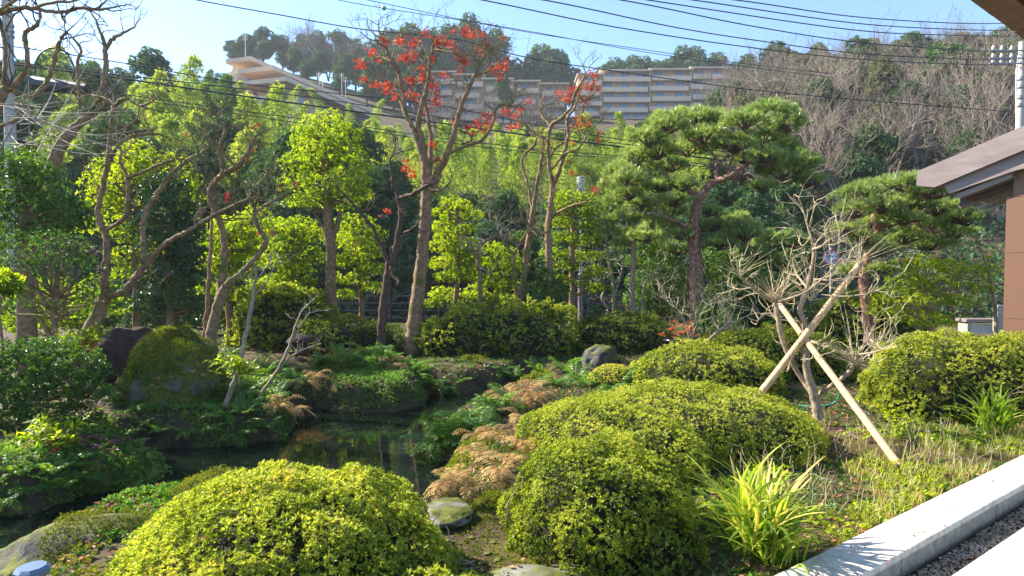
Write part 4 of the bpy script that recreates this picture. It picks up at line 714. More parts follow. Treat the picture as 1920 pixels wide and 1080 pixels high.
baretree('maple_tree', 'tallest maple with a thick pale trunk forking into arms that carry clusters of red leaves', 15.6,
 [[(770, 668, 40), (776, 610, 34), (785, 540, 31), (792, 470, 28), (797, 400, 26), (800, 340, 26), (798, 305, 25)],
  [(795, 318, 17), (786, 275, 14), (773, 238, 13), (760, 212, 12), (755, 172, 11), (746, 135, 9), (731, 106, 8), (722, 85, 6), (712, 62, 4), (710, 47, 3)],
  [(799, 312, 20), (790, 258, 15), (785, 224, 14), (795, 185, 11), (803, 145, 11), (808, 112, 10), (812, 88, 8), (822, 72, 5), (840, 58, 3)],
  [(803, 330, 17, .4), (808, 270, 12, .5), (803, 225, 10, .5), (797, 185, 7, .5), (800, 165, 5, .5)],
  [(802, 375, 19, .2), (822, 325, 18), (838, 290, 17, -.3), (853, 242, 13, -.4), (865, 200, 12, -.4), (880, 163, 11, -.5), (891, 138, 9, -.6), (905, 110, 7, -.6), (914, 92, 5, -.6), (912, 70, 3, -.6)],
  [(835, 290, 10, -.3), (868, 276, 8, -.6), (905, 262, 9, -.8), (923, 232, 8, -.8), (933, 201, 8, -.8), (958, 195, 5, -.8), (966, 180, 4, -.8), (965, 150, 2, -.8)],
  [(868, 268, 8, -.6), (884, 262, 6, -.9), (878, 250, 5, -1), (862, 245, 4, -1)],
  [(760, 213, 8, .1), (745, 182, 6, .5), (722, 160, 5, .8), (690, 152, 4, 1), (668, 148, 2, 1)],
  [(738, 118, 6), (715, 106, 4, .4), (700, 112, 3, .6), (688, 116, 2, .7)], [(724, 90, 5), (705, 78, 4, -.3), (690, 72, 3, -.3), (676, 60, 2, -.3)],
  [(735, 110, 4), (742, 85, 3, .3), (758, 62, 2, .3)], [(808, 115, 7), (793, 98, 6, .3), (785, 78, 4, .4), (790, 60, 2, .4)], [(812, 92, 6), (845, 98, 5, -.4), (870, 105, 4, -.5), (890, 95, 2, -.5)],
  [(888, 142, 8, -.5), (912, 135, 6, -.8), (935, 118, 4, -.9), (950, 110, 2, -.9)], [(905, 108, 5, -.6), (930, 85, 4, -.3), (946, 72, 2, -.3)], [(803, 150, 5), (780, 158, 4, .4), (762, 148, 3, .5)], [(796, 200, 5, .5), (780, 185, 4, .8), (768, 170, 3, 1)]],
 red=[(675, 120, 14), (697, 97, 12), (712, 114, 8), (722, 78, 10), (752, 78, 14), (765, 108, 18), (778, 82, 14), (752, 108, 10), (800, 62, 12), (825, 78, 16), (842, 82, 16), (850, 60, 8), (872, 60, 14), (888, 64, 12), (868, 112, 14), (858, 100, 10), (876, 120, 8), (862, 132, 8), (832, 140, 12), (900, 95, 12), (912, 82, 10), (925, 130, 14), (940, 124, 16), (950, 112, 8), (937, 145, 10), (680, 148, 10), (705, 158, 12), (730, 164, 18), (742, 182, 12), (770, 152, 12), (775, 178, 14), (795, 145, 14), (815, 165, 14), (818, 190, 14), (802, 205, 10), (790, 130, 10), (905, 65, 10), (945, 70, 8), (812, 110, 8), (895, 232, 12), (912, 242, 16), (920, 225, 14), (878, 240, 12), (906, 215, 8), (852, 225, 7), (812, 273, 12), (820, 300, 10), (762, 315, 12), (772, 328, 12), (885, 250, 8), (762, 300, 8), (795, 445, 9)], twigs=2, tl=.5, every=3, nb=3)
baretree('maple_tree', 'second maple of two slender trunks with red leaf clusters, beside the street lamp', 17.0,
 [[(1030, 615, 20), (1031, 560, 18), (1030, 500, 17), (1028, 430, 16), (1034, 375, 14), (1037, 345, 14)],
  [(972, 590, 15, .5), (982, 520, 16, .5), (990, 460, 17, .5), (997, 410, 14, .4), (1003, 370, 11, .3), (1010, 330, 10, .2), (1017, 290, 8, .1)],
  [(1036, 350, 13), (1029, 305, 10), (1028, 268, 10), (1033, 236, 10), (1052, 222, 9, -.2), (1070, 203, 8, -.3), (1077, 178, 7, -.3), (1090, 155, 5, -.3), (1098, 138, 3, -.3), (1090, 118, 2, -.3)],
  [(1040, 346, 12), (1052, 312, 11, -.3), (1060, 280, 11, -.4), (1066, 250, 9, -.5), (1063, 225, 8, -.5), (1078, 200, 6, -.5), (1085, 180, 4, -.5)],
  [(1034, 318, 7), (1060, 288, 7, -.5), (1085, 278, 6, -.8), (1100, 255, 5, -1), (1110, 240, 4, -1), (1124, 226, 2, -1)],
  [(1030, 272, 9), (1010, 256, 8, .4), (990, 240, 7, .6), (978, 225, 5, .7), (975, 208, 4, .7), (962, 198, 2, .7)],
  [(998, 395, 7, .4), (988, 340, 6, .7), (978, 305, 6, .8), (986, 286, 6, .8), (1003, 270, 6, .7), (1008, 245, 4, .6), (1018, 225, 3, .6)],
  [(1032, 236, 6), (1015, 215, 5, .4), (1018, 200, 3, .5), (1030, 195, 2, .5)], [(1040, 402, 8), (1070, 386, 6, -.6), (1100, 378, 5, -.9), (1118, 362, 3, -1)],
  [(975, 590, 8, .4), (965, 510, 7, .2), (964, 480, 7, .2), (975, 455, 6, .2), (990, 432, 5, .4)], [(1034, 425, 6), (1015, 440, 5, -.4), (1000, 430, 4, -.5), (985, 432, 3, -.6), (962, 418, 2, -.6)],
  [(965, 478, 6, .2), (945, 455, 5, 0), (935, 435, 3, 0)], [(1060, 265, 6, -.4), (1040, 280, 5, -.2), (1033, 295, 4, 0)]],
 red=[(950, 208, 12), (966, 218, 10), (975, 205, 9), (958, 240, 12), (972, 235, 8), (990, 190, 9), (1048, 175, 10), (1062, 182, 14), (1072, 168, 12), (1085, 172, 14), (1100, 165, 14), (1112, 152, 10), (1112, 138, 10), (1096, 186, 14), (1120, 168, 9), (1085, 238, 16), (1100, 232, 12), (1082, 222, 10), (1125, 250, 8), (1122, 262, 8), (1068, 305, 7), (1074, 325, 7), (1115, 355, 11), (1100, 325, 6), (1075, 268, 7), (1035, 285, 5)], twigs=2, tl=.5, every=4)
baretree('pruned_tree', 'dark mossy tree with two pruned arms in a V, left of the largest maple', 15.0,
 [[(715, 630, 21), (718, 580, 20), (726, 520, 19), (731, 488, 19)], [(728, 492, 14), (712, 455, 11), (697, 425, 10), (678, 402, 9), (665, 385, 7), (650, 370, 5), (636, 355, 3)],
  [(734, 495, 18), (745, 450, 15), (752, 400, 14), (746, 365, 15), (738, 348, 14), (736, 334, 13)], [(737, 338, 6), (731, 305, 5), (738, 285, 4), (742, 275, 3)], [(748, 372, 12), (775, 362, 9, -.5), (797, 350, 9, -.7), (822, 338, 5, -.8), (828, 328, 3, -.8)],
  [(797, 351, 6, -.7), (820, 358, 5, -.9), (840, 345, 4, -1), (850, 325, 2, -1)], [(752, 440, 7), (775, 428, 6, -.3), (785, 415, 4, -.4), (793, 402, 2, -.4)], [(734, 290, 4), (758, 283, 3, -.2), (785, 275, 2, -.3)], [(668, 388, 5), (690, 395, 3, .3), (702, 380, 2, .3)]],
 red=[(728, 395, 10), (716, 408, 8)], m=BARKD, twigs=1, tl=.45, every=7, redn=26)
baretree('pruned_tree', 'knobbly bare tree with a pollarded head of short shoots right of the topiary tree', 17.5,
 [[(902, 610, 11), (900, 560, 10), (900, 510, 10), (893, 475, 9)], [(893, 478, 9), (905, 455, 8), (925, 445, 7), (938, 432, 5)], [(892, 475, 7), (885, 462, 5), (880, 455, 3)]], twigs=2, tl=.4, every=3, m=BARK, mt=TWIG)
baretree('maple_tree', 'leaning bare maple on the left whose trunk forks low into sinuous arms', 11.0,
 [[(150, 672, 36), (168, 622, 32), (185, 585, 30), (200, 552, 27)], [(199, 556, 20), (196, 520, 18), (200, 480, 16), (199, 440, 17), (187, 415, 15), (184, 390, 13), (190, 360, 13), (199, 330, 13), (204, 295, 13), (207, 255, 10), (210, 218, 9), (214, 200, 9)],
  [(212, 204, 9), (225, 188, 9, -.2), (240, 186, 7, -.3), (262, 198, 6, -.4), (285, 190, 5, -.5), (300, 176, 3, -.5)], [(212, 204, 7), (205, 188, 6, .2), (180, 180, 5, .4), (172, 178, 4, .5)],
  [(199, 430, 11), (222, 418, 10, -.3), (237, 398, 10, -.4), (240, 360, 10, -.4), (238, 330, 9, -.4), (226, 305, 7, -.4), (228, 285, 6, -.4), (222, 268, 4, -.4)], [(240, 333, 9, -.4), (268, 322, 8, -.6), (300, 308, 7, -.8), (325, 300, 6, -.9), (345, 298, 4, -1)],
  [(206, 300, 10), (222, 272, 8, .3), (240, 258, 8, .4), (265, 252, 7, .5), (300, 252, 5, .6), (318, 262, 3, .7)], [(208, 262, 8), (228, 245, 9, .2), (245, 232, 7, .3), (258, 225, 5, .4)],
  [(202, 555, 22), (232, 545, 19, -.2), (255, 520, 18, -.3), (272, 494, 18, -.4)], [(272, 497, 14, -.4), (268, 455, 13, -.4), (272, 400, 13, -.3), (293, 367, 12, -.3), (312, 338, 12, -.3), (335, 315, 11, -.2), (355, 300, 10, -.2), (378, 286, 8, 0), (400, 270, 5, 0)],
  [(276, 494, 14, -.5), (305, 462, 13, -.7), (335, 442, 12, -.9), (365, 426, 10, -1), (400, 404, 9, -1.1), (440, 385, 8, -1.2), (470, 372, 6, -1.3), (498, 372, 4, -1.3)], [(365, 426, 7, -1), (368, 405, 7, -1), (378, 392, 5, -1), (388, 388, 3, -1)], [(302, 342, 7, -.3), (292, 322, 5, -.2), (288, 308, 3, -.2)], [(352, 300, 6, -.2), (370, 288, 5, -.1), (362, 262, 4, 0), (356, 245, 2, 0)], [(400, 405, 6, -1.1), (425, 412, 5, -1.1), (450, 400, 3, -1.1)]],
 red=[(350, 250, 6), (432, 370, 8), (425, 378, 6)], twigs=2, tl=.36, every=3, tr=.008, nb=3, redn=18)
baretree('maple_tree', 'twisted bare maple with an S-curved dark trunk, second from the left', 12.5,
 [[(393, 650, 28), (400, 610, 25), (412, 560, 22), (425, 535, 19)], [(420, 540, 17), (448, 515, 15), (472, 492, 15), (488, 472, 14), (497, 452, 15), (486, 430, 11), (478, 410, 11), (476, 385, 10)],
  [(408, 575, 20, .3), (415, 530, 18, .4), (420, 480, 17, .5), (418, 430, 15, .5), (405, 400, 16, .4), (394, 372, 15, .3), (396, 350, 14, .2), (412, 332, 14, .1), (420, 322, 14)],
  [(420, 325, 12), (415, 300, 11), (412, 275, 8), (422, 250, 8), (418, 232, 6), (412, 222, 4)], [(420, 325, 15), (445, 312, 14, -.2), (462, 290, 11, -.3), (475, 262, 9, -.4), (490, 248, 5, -.4), (505, 242, 3, -.4)],
  [(476, 388, 9), (465, 362, 9), (450, 335, 8), (440, 312, 7), (420, 290, 7), (400, 270, 6), (388, 250, 4), (370, 238, 2)], [(482, 395, 9), (503, 382, 8, -.3), (520, 372, 8, -.4), (540, 364, 6, -.5), (558, 360, 3, -.5)], [(476, 390, 7, .1), (484, 368, 6, .2), (486, 345, 5, .2), (498, 330, 5, .2), (502, 318, 3, .2)], [(520, 375, 5, -.4), (519, 358, 5, -.4), (522, 345, 3, -.4)], [(460, 300, 6, -.3), (475, 282, 4, -.4), (462, 262, 3, -.3), (462, 240, 2, -.3)]],
 red=[(425, 372, 10), (430, 362, 7), (466, 300, 9), (478, 278, 8), (476, 240, 8), (482, 375, 5), (482, 440, 7), (512, 438, 9), (555, 348, 8), (556, 342, 6), (528, 350, 6), (475, 432, 5)], twigs=2, tl=.40, every=3, tr=.008, nb=3, redn=18)
baretree('bare_tree', 'thick leaning trunk of a bare pollarded tree at the upper left', 13.5,
 [[(45, 470, 34), (75, 380, 32), (98, 312, 28), (120, 265, 26), (150, 232, 20), (168, 215, 15)], [(165, 218, 14), (152, 205, 9), (148, 165, 8), (145, 120, 8), (152, 95, 7), (140, 75, 5), (125, 60, 3)], [(168, 215, 13), (190, 200, 12, -.2), (192, 170, 13, -.3), (198, 130, 13, -.3), (197, 90, 11, -.3), (188, 60, 7, -.3), (175, 30, 4, -.3), (160, 12, 2, -.3)], [(198, 95, 9, -.3), (212, 72, 9, -.4), (235, 60, 6, -.5), (253, 50, 4, -.5)], [(168, 212, 8), (182, 190, 7, -.3), (205, 175, 8, -.4)]],
 twigs=2, tl=.5, every=5, tr=.010, nb=2, mt=TWIG)
baretree('bare_tree', 'bare tree with arching dark limbs overhanging the top left corner', 8.5,
 [[(-70, 420, 30), (-30, 260, 26), (5, 175, 20), (20, 160, 15)], [(20, 165, 12), (45, 138, 12), (52, 100, 11), (48, 62, 11), (70, 45, 9), (75, 20, 6), (60, 0, 4)], [(22, 170, 11, .2), (60, 182, 11, .3), (85, 158, 12, .4), (98, 125, 11, .5), (108, 90, 11, .5), (117, 68, 7, .5), (128, 62, 4, .5)], [(-20, 35, 13, -.3), (20, 18, 12, -.4), (60, 15, 10, -.4), (95, 22, 9, -.4), (120, 22, 8, -.4), (150, 15, 8, -.4), (185, 18, 6, -.4), (220, 12, 4, -.4), (245, 8, 2, -.4)], [(-20, 30, 8, -.5), (30, 0, 8, -.5), (70, -15, 6, -.5)], [(60, 15, 8, -.4), (100, 5, 7, -.5), (140, 2, 5, -.5), (160, -12, 3, -.5)], [(115, 23, 6, -.4), (118, 36, 5, -.4), (124, 42, 3, -.4)], [(5, 180, 14), (10, 110, 9), (5, 60, 8), (-5, 20, 6)], [(10, 60, 6), (25, 30, 5), (48, 12, 4)], [(185, 18, 5, -.4), (192, 8, 4, -.4), (205, -5, 3, -.4)]],
 twigs=2, tl=.36, every=4, tr=.007, nb=2, m=BARK, mt=BARKD)
t = thing('bare_shrub', W(-10, 260, 7.5), 'spray of pale whip-like bare shoots entering from the left edge', 'shrub'); mb = MB()
for i in range(38):
    s = W(-20+R.rand()*90, 180+R.rand()*120, 7.5+R.normal()*.4); e_ = W(40+R.rand()*260, 110+R.rand()*190, 7.5+R.normal()*.8); mid = (s+e_)/2+np.array([0, 0, -.06+R.normal()*.04]); tube(mb, crom([s, mid, e_], 4), np.linspace(.007, .002, 9), 4, cap=False)
mb.build('shoot', TWIG, t)
mb = MB()
for q in [(-30, 260), (-10, 320), (-40, 420)]: pass
tube(mb, crom([gp(-7.3, 7.4), W(-60, 420, 7.5), W(-20, 260, 7.5), W(30, 225, 7.5)], 5), .022, 6); mb.build('stem', BARK, t, True)
# staked bare plum
PT = [[(1532, 800, 25), (1532, 770, 22), (1524, 735, 20), (1514, 700, 18), (1510, 665, 18), (1511, 635, 18)], [(1510, 650, 18), (1510, 610, 14), (1500, 582, 14), (1508, 556, 13), (1516, 528, 10), (1522, 500, 8), (1526, 470, 8), (1522, 450, 6), (1516, 430, 5), (1508, 400, 4), (1498, 370, 2)],
      [(1523, 738, 15), (1500, 705, 13, .1), (1478, 665, 13, .1), (1464, 625, 13, .1), (1458, 588, 12, .1), (1453, 568, 12, .1)], [(1454, 566, 8, .1), (1430, 552, 7, -.2), (1402, 532, 6, -.4), (1382, 512, 5, -.5), (1370, 490, 3, -.6)], [(1456, 567, 7, .1), (1485, 558, 6, -.2), (1515, 545, 5, -.3), (1545, 520, 4, -.4), (1565, 498, 3, -.4), (1590, 470, 2, -.4)],
      [(1524, 468, 7), (1540, 462, 6, -.2), (1555, 450, 5, -.3), (1572, 442, 3, -.3), (1590, 415, 2, -.3)], [(1516, 640, 8), (1528, 642, 7, -.3), (1548, 650, 6, -.4), (1568, 652, 4, -.5), (1582, 668, 3, -.5)], [(1536, 740, 10, .1), (1560, 722, 10, -.2), (1588, 702, 11, -.4), (1602, 680, 9, -.5), (1612, 658, 7, -.6), (1630, 630, 4, -.7), (1645, 600, 2, -.8)], [(1612, 665, 6, -.6), (1640, 660, 5, -.8), (1668, 650, 3, -1)], [(1514, 540, 5), (1505, 530, 5, .2), (1492, 512, 4, .4), (1486, 485, 3, .5)], [(1522, 522, 4), (1555, 526, 3, -.3), (1600, 524, 2, -.5)], [(1540, 552, 3, -.2), (1575, 556, 4, -.4), (1620, 552, 4, -.6), (1640, 545, 2, -.6)]]
t = baretree('plum_tree', 'leafless pruned tree with twiggy shoots held up by crossed wooden stakes', 8.7, PT, m=BARKP, mt=TWIGY, twigs=1, tl=.34, tr=.0045, every=3, nb=3, up=.35, knob=.10, from_=.3, sides=8, wig=.005)
mb = MB()
def shoots(cx, cy, n, d, L0, L1, a0, a1):
    for i in range(n):
        a_ = math.radians(a0+(a1-a0)*R.rand()); L_ = L0+(L1-L0)*R.rand(); s = W(cx, cy, d)+R.normal(size=3)*.02; dr = np.array([math.cos(a_), R.normal()*.35, math.sin(a_)]); e_ = s+dr*L_; tube(mb, crom([s, (s+e_)/2+R.normal(size=3)*.012, e_], 3), np.linspace(.005, .0018, 7), 4, cap=False)
shoots(1452, 562, 46, 8.8, .25, .75, 15, 165); shoots(1612, 490, 20, 8.5, .15, .6, 20, 200); shoots(1605, 680, 26, 8.2, .2, .8, 10, 170); shoots(1562, 450, 14, 8.5, .2, .6, 30, 150); shoots(1640, 655, 14, 7.9, .2, .6, 0, 120); shoots(1520, 560, 18, 8.7, .3, .8, 10, 170); shoots(1385, 515, 14, 8.2, .2, .5, 20, 160)
mb.build('shoot', TWIGY, t)
mb = MB(); s = W(1611, 496, 8.75); tube(mb, crom([s-np.array([.04, 0, .03]), s+np.array([.02, 0, .02]), s+np.array([.06, 0, -.01])], 3), [.02, .03, .035, .035, .03, .025, .015], 7, lump=.25); mb.build('stub', BARKP, t, True)
def stake(a, b_, r, label):
    mb = MB(); P = np.linspace(a, b_, 16); P = P+np.cumsum(R.normal(size=(16, 3))*.0018, 0); tube(mb, P, np.linspace(r, r*.86, 16), 10, lump=.04)
    return tag(mb.build('wooden_stake', WOODS, None, True), label, 'stake')
stake(G(1372, 795, 0)+np.array([0, 0, -.1]), W(1611, 498, 8.55), .052, 'thick pale wooden stake leaning up to the right, foot hidden in azalea hedge')
stake(GP(1706, 886)+np.array([0, 0, -.08]), W(1458, 568, 9.35), .048, 'long pale wooden stake leaning up to the left from the grass beside the kerb')
mb = MB(); c = W(1511, 640, 8.72)
for i in range(7): tube(mb, [c+np.array([math.cos(a_)*.075, math.sin(a_)*.075, .05*math.sin(2*a_)+i*.016-.05]) for a_ in np.linspace(0, 6.283, 14)], .009, 4, cap=False)
tag(mb.build('rope_lashing', TWIGY, None, True), 'straw rope lashing round trunk where the wooden stakes cross', 'rope')
# thin saplings and twiggy shrubs
baretree('sapling', 'pale slender leaning sapling nearest the pond, left of centre', 9.8, [[(424, 762, 13), (440, 715, 12), (452, 670, 11), (462, 620, 10), (472, 570, 9), (478, 530, 6), (480, 500, 4)], [(474, 558, 5), (495, 535, 4), (515, 500, 3), (528, 480, 2)], [(478, 530, 4), (500, 500, 3), (512, 478, 2)]], m=BARKP, mt=TWIG, twigs=1, tl=.25, tr=.004, every=4, sides=7)
baretree('sapling', 'thin pale forked sapling beside the nearest one, with bare twigs', 10.2, [[(468, 782, 7), (492, 735, 7), (520, 695, 7), (540, 655, 7), (552, 620, 6), (565, 585, 4), (585, 565, 3)], [(522, 692, 5), (545, 670, 4), (570, 655, 3), (590, 648, 2)], [(548, 640, 4), (570, 600, 3), (580, 588, 2)]], m=BARKP, mt=TWIG, twigs=1, tl=.22, tr=.004, every=4, sides=6)
baretree('sapling', 'straight thin reddish trunk just left of the S-curved maple', 13.0, [[(383, 640, 12), (388, 590, 11), (392, 520, 9), (396, 450, 7), (397, 400, 5)]], m=BARK, twigs=1, tl=.3, every=9)
baretree('bare_shrub', 'straggly bare pale shrub with forked stems under the pine', 12.5, [[(1300, 668, 8), (1293, 630, 8), (1285, 605, 6), (1270, 580, 4)], [(1296, 635, 5), (1310, 600, 4), (1325, 570, 3)], [(1288, 610, 4), (1255, 570, 3), (1235, 545, 2)], [(1300, 660, 7), (1330, 635, 8), (1352, 618, 8), (1370, 600, 5), (1378, 570, 3)], [(1352, 618, 5), (1375, 605, 4), (1405, 590, 3)], [(1345, 622, 5), (1335, 590, 3), (1345, 555, 2)]], m=BARKP, mt=TWIGY, twigs=2, tl=.45, tr=.006, every=3, nb=3, sides=6, cat='shrub')
baretree('bare_shrub', 'bare reddish twiggy bush at the foot of the pine trunk', 15.5, [[(1302, 630, 7), (1300, 600, 6), (1295, 575, 4)], [(1301, 610, 5), (1285, 575, 4), (1270, 550, 2)], [(1301, 605, 4), (1318, 570, 3), (1330, 545, 2)], [(1300, 600, 4), (1302, 560, 3), (1295, 530, 2)]], m=BARK, twigs=2, tl=.5, tr=.006, every=2, nb=3, sides=5, cat='shrub')
baretree('thin_tree', 'thin crooked bare tree with two stems between topiary tree and young pine', 19.5, [[(1152, 610, 8), (1150, 570, 8), (1148, 520, 8), (1140, 480, 7), (1136, 445, 5)], [(1150, 560, 6), (1165, 510, 6), (1172, 480, 4), (1190, 470, 2)], [(1200, 610, 7, -.3), (1205, 560, 7, -.3), (1212, 525, 5, -.3), (1240, 500, 3, -.3)]], m=BARKP, mt=TWIG, twigs=2, tl=.6, tr=.009, every=4, sides=6)
baretree('thin_tree', 'short crooked pale stem in front of the steel fence right of the lamp post', 20.5, [[(1130, 610, 6), (1140, 580, 6), (1128, 560, 6), (1132, 545, 5), (1120, 535, 4), (1118, 525, 3)]], m=BARKP, mt=TWIG, twigs=1, tl=.4, tr=.008, every=4, sides=6)
# ================================================================== street beyond: fence, lamp, sign, bench, poles, wires
FY = 24.2
t = thing('steel_fence', (0, FY, 0), 'dark blue-grey steel rail fence along the street behind the garden', 'fence')
xs_ = np.arange(-8.6, 16, 1.93)
for x in xs_:
    mb = MB(); tube(mb, [[x, FY, -.1], [x, FY, 1.12]], .036, 10); tube(mb, [[x, FY, 1.12], [x, FY, 1.14], [x, FY, 1.19], [x, FY, 1.22]], [.05, .05, .04, .01], 10); mb.build('post', STEEL, t, True)
for z in (.22, .5, .78, 1.05):
    for i in range(len(xs_)-1):
        mb = MB(); tube(mb, [[xs_[i], FY, z], [xs_[i+1], FY, z]], .021, 8); mb.build('rail', STEEL, t, True)
L0 = W(1088, 596, 23.6); L0[2] = 0
t = thing('street_lamp', L0, 'slim street lamp with a white cylindrical lantern behind the second maple', 'street lamp')
mb = MB(); tube(mb, [L0, L0+[0, 0, 1.9]], .095, 14); tube(mb, [L0+[0, 0, 1.9], L0+[0, 0, 1.95]], [.1, .06], 14); mb.build('post_base', PURPOST, t, True)
zt = W(1090, 356, 23.6)[2]; mb = MB(); tube(mb, [L0+[0, 0, 1.9], [L0[0], L0[1], zt]], .042, 10); mb.build('post', GREY, t, True)
h = W(1090, 333, 23.6)[2]-zt; T0 = np.array([L0[0], L0[1], zt])
mb = MB(); tube(mb, [T0, T0+[0, 0, .04], T0+[0, 0, .05], T0+[0, 0, h-.05]], [.08, .08, .125, .145], 18); mb.build('lantern_glass', LAMPG, t, True)
mb = MB(); tube(mb, [T0+[0, 0, h-.05], T0+[0, 0, h-.02], T0+[0, 0, h+.03], T0+[0, 0, h+.05]], [.165, .165, .12, .02], 18); mb.build('lantern_cap', GREY, t, True)
mb = MB(); tube(mb, [T0-[0, 0, .03], T0+[0, 0, .045]], .135, 18); mb.build('lantern_collar', GREY, t, True)
for k_ in range(4):
    a_ = k_*math.pi/2+.4; mb = MB(); tube(mb, [T0+[math.cos(a_)*.132, math.sin(a_)*.132, .03], T0+[math.cos(a_)*.15, math.sin(a_)*.15, h-.04]], .008, 5); mb.build('lantern_bar', GREY, t)
S0 = W(1559, 483, 25.0); t = thing('road_sign', (S0[0], S0[1], 0), 'round blue no parking sign with red ring and red diagonal bar beyond the garden', 'sign')
def disc(mb, c, r, th, n=40, r0=0):
    a_ = np.arange(n)*6.283/n; o = np.stack([np.cos(a_)*r, 0*a_-th/2, np.sin(a_)*r], 1)+c; i_ = np.stack([np.cos(a_)*r0, 0*a_-th/2, np.sin(a_)*r0], 1)+c
    if r0: mb.add(np.vstack([o, i_]), [[k, (k+1) % n, n+(k+1) % n, n+k] for k in range(n)]); mb.add(np.vstack([o, o+[0, th, 0]]), [[k, (k+1) % n, n+(k+1) % n, n+k] for k in range(n)])
    else: prism(mb, o, (0, th, 0))
mb = MB(); disc(mb, S0, .315, .012); mb.build('sign_plate', SIGNB, t)
mb = MB(); disc(mb, S0-[0, .010, 0], .315, .006, r0=.255); mb.build('red_ring', SIGNR, t)
mb = MB(); e1 = nrm(np.array([1., 0, -1.])); e2 = nrm(np.array([1., 0, 1.])); box(mb, S0-[0, .010, 0], .52, .004, .05, e1, (0, 1, 0), e2); mb.build('red_bar', SIGNR, t)
mb = MB(); tube(mb, [[S0[0], S0[1]+.04, 0], [S0[0], S0[1]+.04, S0[2]+.38]], .03, 8); mb.build('post', POLEM, t, True)
B0 = W(1845, 612, 20); t = thing('concrete_bench', (B0[0], B0[1], 0), 'low pale concrete bench with a brown top beyond the right-hand hedge', 'bench')
bz = W(1845, 600, 20)[2]
mb = MB(); box(mb, (B0[0], 20, bz), 1.5, .5, .09); mb.build('seat', FASC, t)
for sg in (-1, 1):
    mb = MB(); box(mb, (B0[0]+sg*.62, 20, bz/2-.03), .12, .42, bz-.09); mb.build('leg', CONC, t)
mb = MB(); box(mb, (B0[0], 20.15, bz/2-.05), 1.1, .06, bz-.2); mb.build('back_panel', WHITE, t)
B1 = W(1872, 600, 19.5); mb = MB(); box(mb, (B1[0], 19.5, W(1872, 572, 19.5)[2]/2), .2, .2, W(1872, 572, 19.5)[2]); tag(mb.build('gate_post', CONC), 'short square pale gate post beside the concrete bench', 'post')
# black tub, stone lantern, blue-capped bollard, hose
q = W(1272, 640, 13.2); t = thing('plant_tub', (q[0], q[1], .0), 'tilted black plastic tub rim showing above the clipped azalea', 'tub')
zt = q[2]; mb = MB(); c = np.array([q[0], q[1], 0]); tube(mb, [c, c+[0, 0, zt-.04]], [.2, .29], 24, cap=False); mb.build('wall', BLACK, t, True)
mb = MB(); tube(mb, [c+[math.cos(a_)*.30, math.sin(a_)*.30, zt+.03*math.cos(a_+2.4)] for a_ in np.linspace(0, 6.283, 30)], .035, 8, cap=False); mb.build('rim', BLACK, t, True)
mb = MB(); tube(mb, [c+[0, 0, zt-.12], c+[0, 0, zt-.10]], .27, 20); mb.build('soil', GROUND, t)
q = W(562, 640, 14.6); c = np.array([q[0], q[1], 0]); t = thing('stone_lantern', c, 'small dark domed stone lantern half hidden behind the far bank', 'lantern')
mb = MB(); tube(mb, [c, c+[0, 0, q[2]-.22]], [.16, .11], 12); mb.build('pedestal', ROCKG, t, True)
for k_ in range(4):
    a_ = k_*math.pi/2+.785; mb = MB(); box(mb, c+[math.cos(a_)*.15, math.sin(a_)*.15, q[2]-.12], .06, .06, .2); mb.build('pillar', ROCKG, t)
mb = MB(); box(mb, c+[0, 0, q[2]-.24], .4, .4, .05); mb.build('platform', ROCKG, t)
zb = q[2]-.02; mb = MB(); tube(mb, [c+[0, 0, zb], c+[0, 0, zb+.03], c+[0, 0, zb+.12], c+[0, 0, zb+.18], c+[0, 0, zb+.20]], [.30, .30, .22, .10, .03], 24, lump=.02); mb.build('dome_cap', ROCKB, t, True)
q = W(60, 1068, 3.3); c = np.array([q[0], q[1], -.3]); t = thing('bollard_light', c, 'short post with a blue-grey faceted cap at the bottom left corner', 'bollard')
mb = MB(); tube(mb, [c, c+[0, 0, q[2]+.26]], .06, 12); mb.build('post', GREY, t, True)
mb = MB(); zb = q[2]-.03; c2 = np.array([q[0], q[1], zb]); tube(mb, [c2, c2+[0, 0, .035], c2+[0, 0, .05]], [.083, .083, .066], 10); mb.build('cap', BLUEC, t)
mb = MB(); tube(mb, crom([GP(1500, 765)+[0, 0, .03], GP(1535, 768)+[0, 0, .03], GP(1562, 760)+[0, 0, .03], W(1573, 745, 9.2), W(1576, 722, 9.1)], 6), .013, 8); tag(mb.build('garden_hose', HOSE, None, True), 'green-blue garden hose curling on the soil behind the staked tree', 'hose')
# poles
q = W(1917, 90, 26); PX, PY_ = q[0], 26.0
t = thing('utility_pole', (PX, PY_, 0), 'pale concrete utility pole at the right edge above the roof', 'utility pole')
zt = W(1914, 78, 26)[2]; mb = MB(); tube(mb, [[PX, PY_, -.2], [PX, PY_, zt]], [.17, .13], 16); mb.build('shaft', POLEM, t, True)
for py in (98, 112, 122):
    z = W(1914, py, 26)[2]; mb = MB(); tube(mb, [[PX-1.5, PY_-.2, z], [PX+1.2, PY_-.2, z]], .035, 6); mb.build('crossarm', GREY, t)
    for xx in (-1.35, -1.0, -.6, .5):
        mb = MB(); tube(mb, [[PX+xx, PY_-.2, z+.03], [PX+xx, PY_-.2, z+.08], [PX+xx, PY_-.2, z+.12], [PX+xx, PY_-.2, z+.20]], [.03, .07, .05, .03], 10); mb.build('insulator', WHITE, t, True)
for py in (150, 165, 185, 200):
    z = W(1914, py, 26)[2]; mb = MB(); tube(mb, [[PX, PY_, z], [PX, PY_, z+.12]], .185, 14); mb.build('band', GREY, t, True)
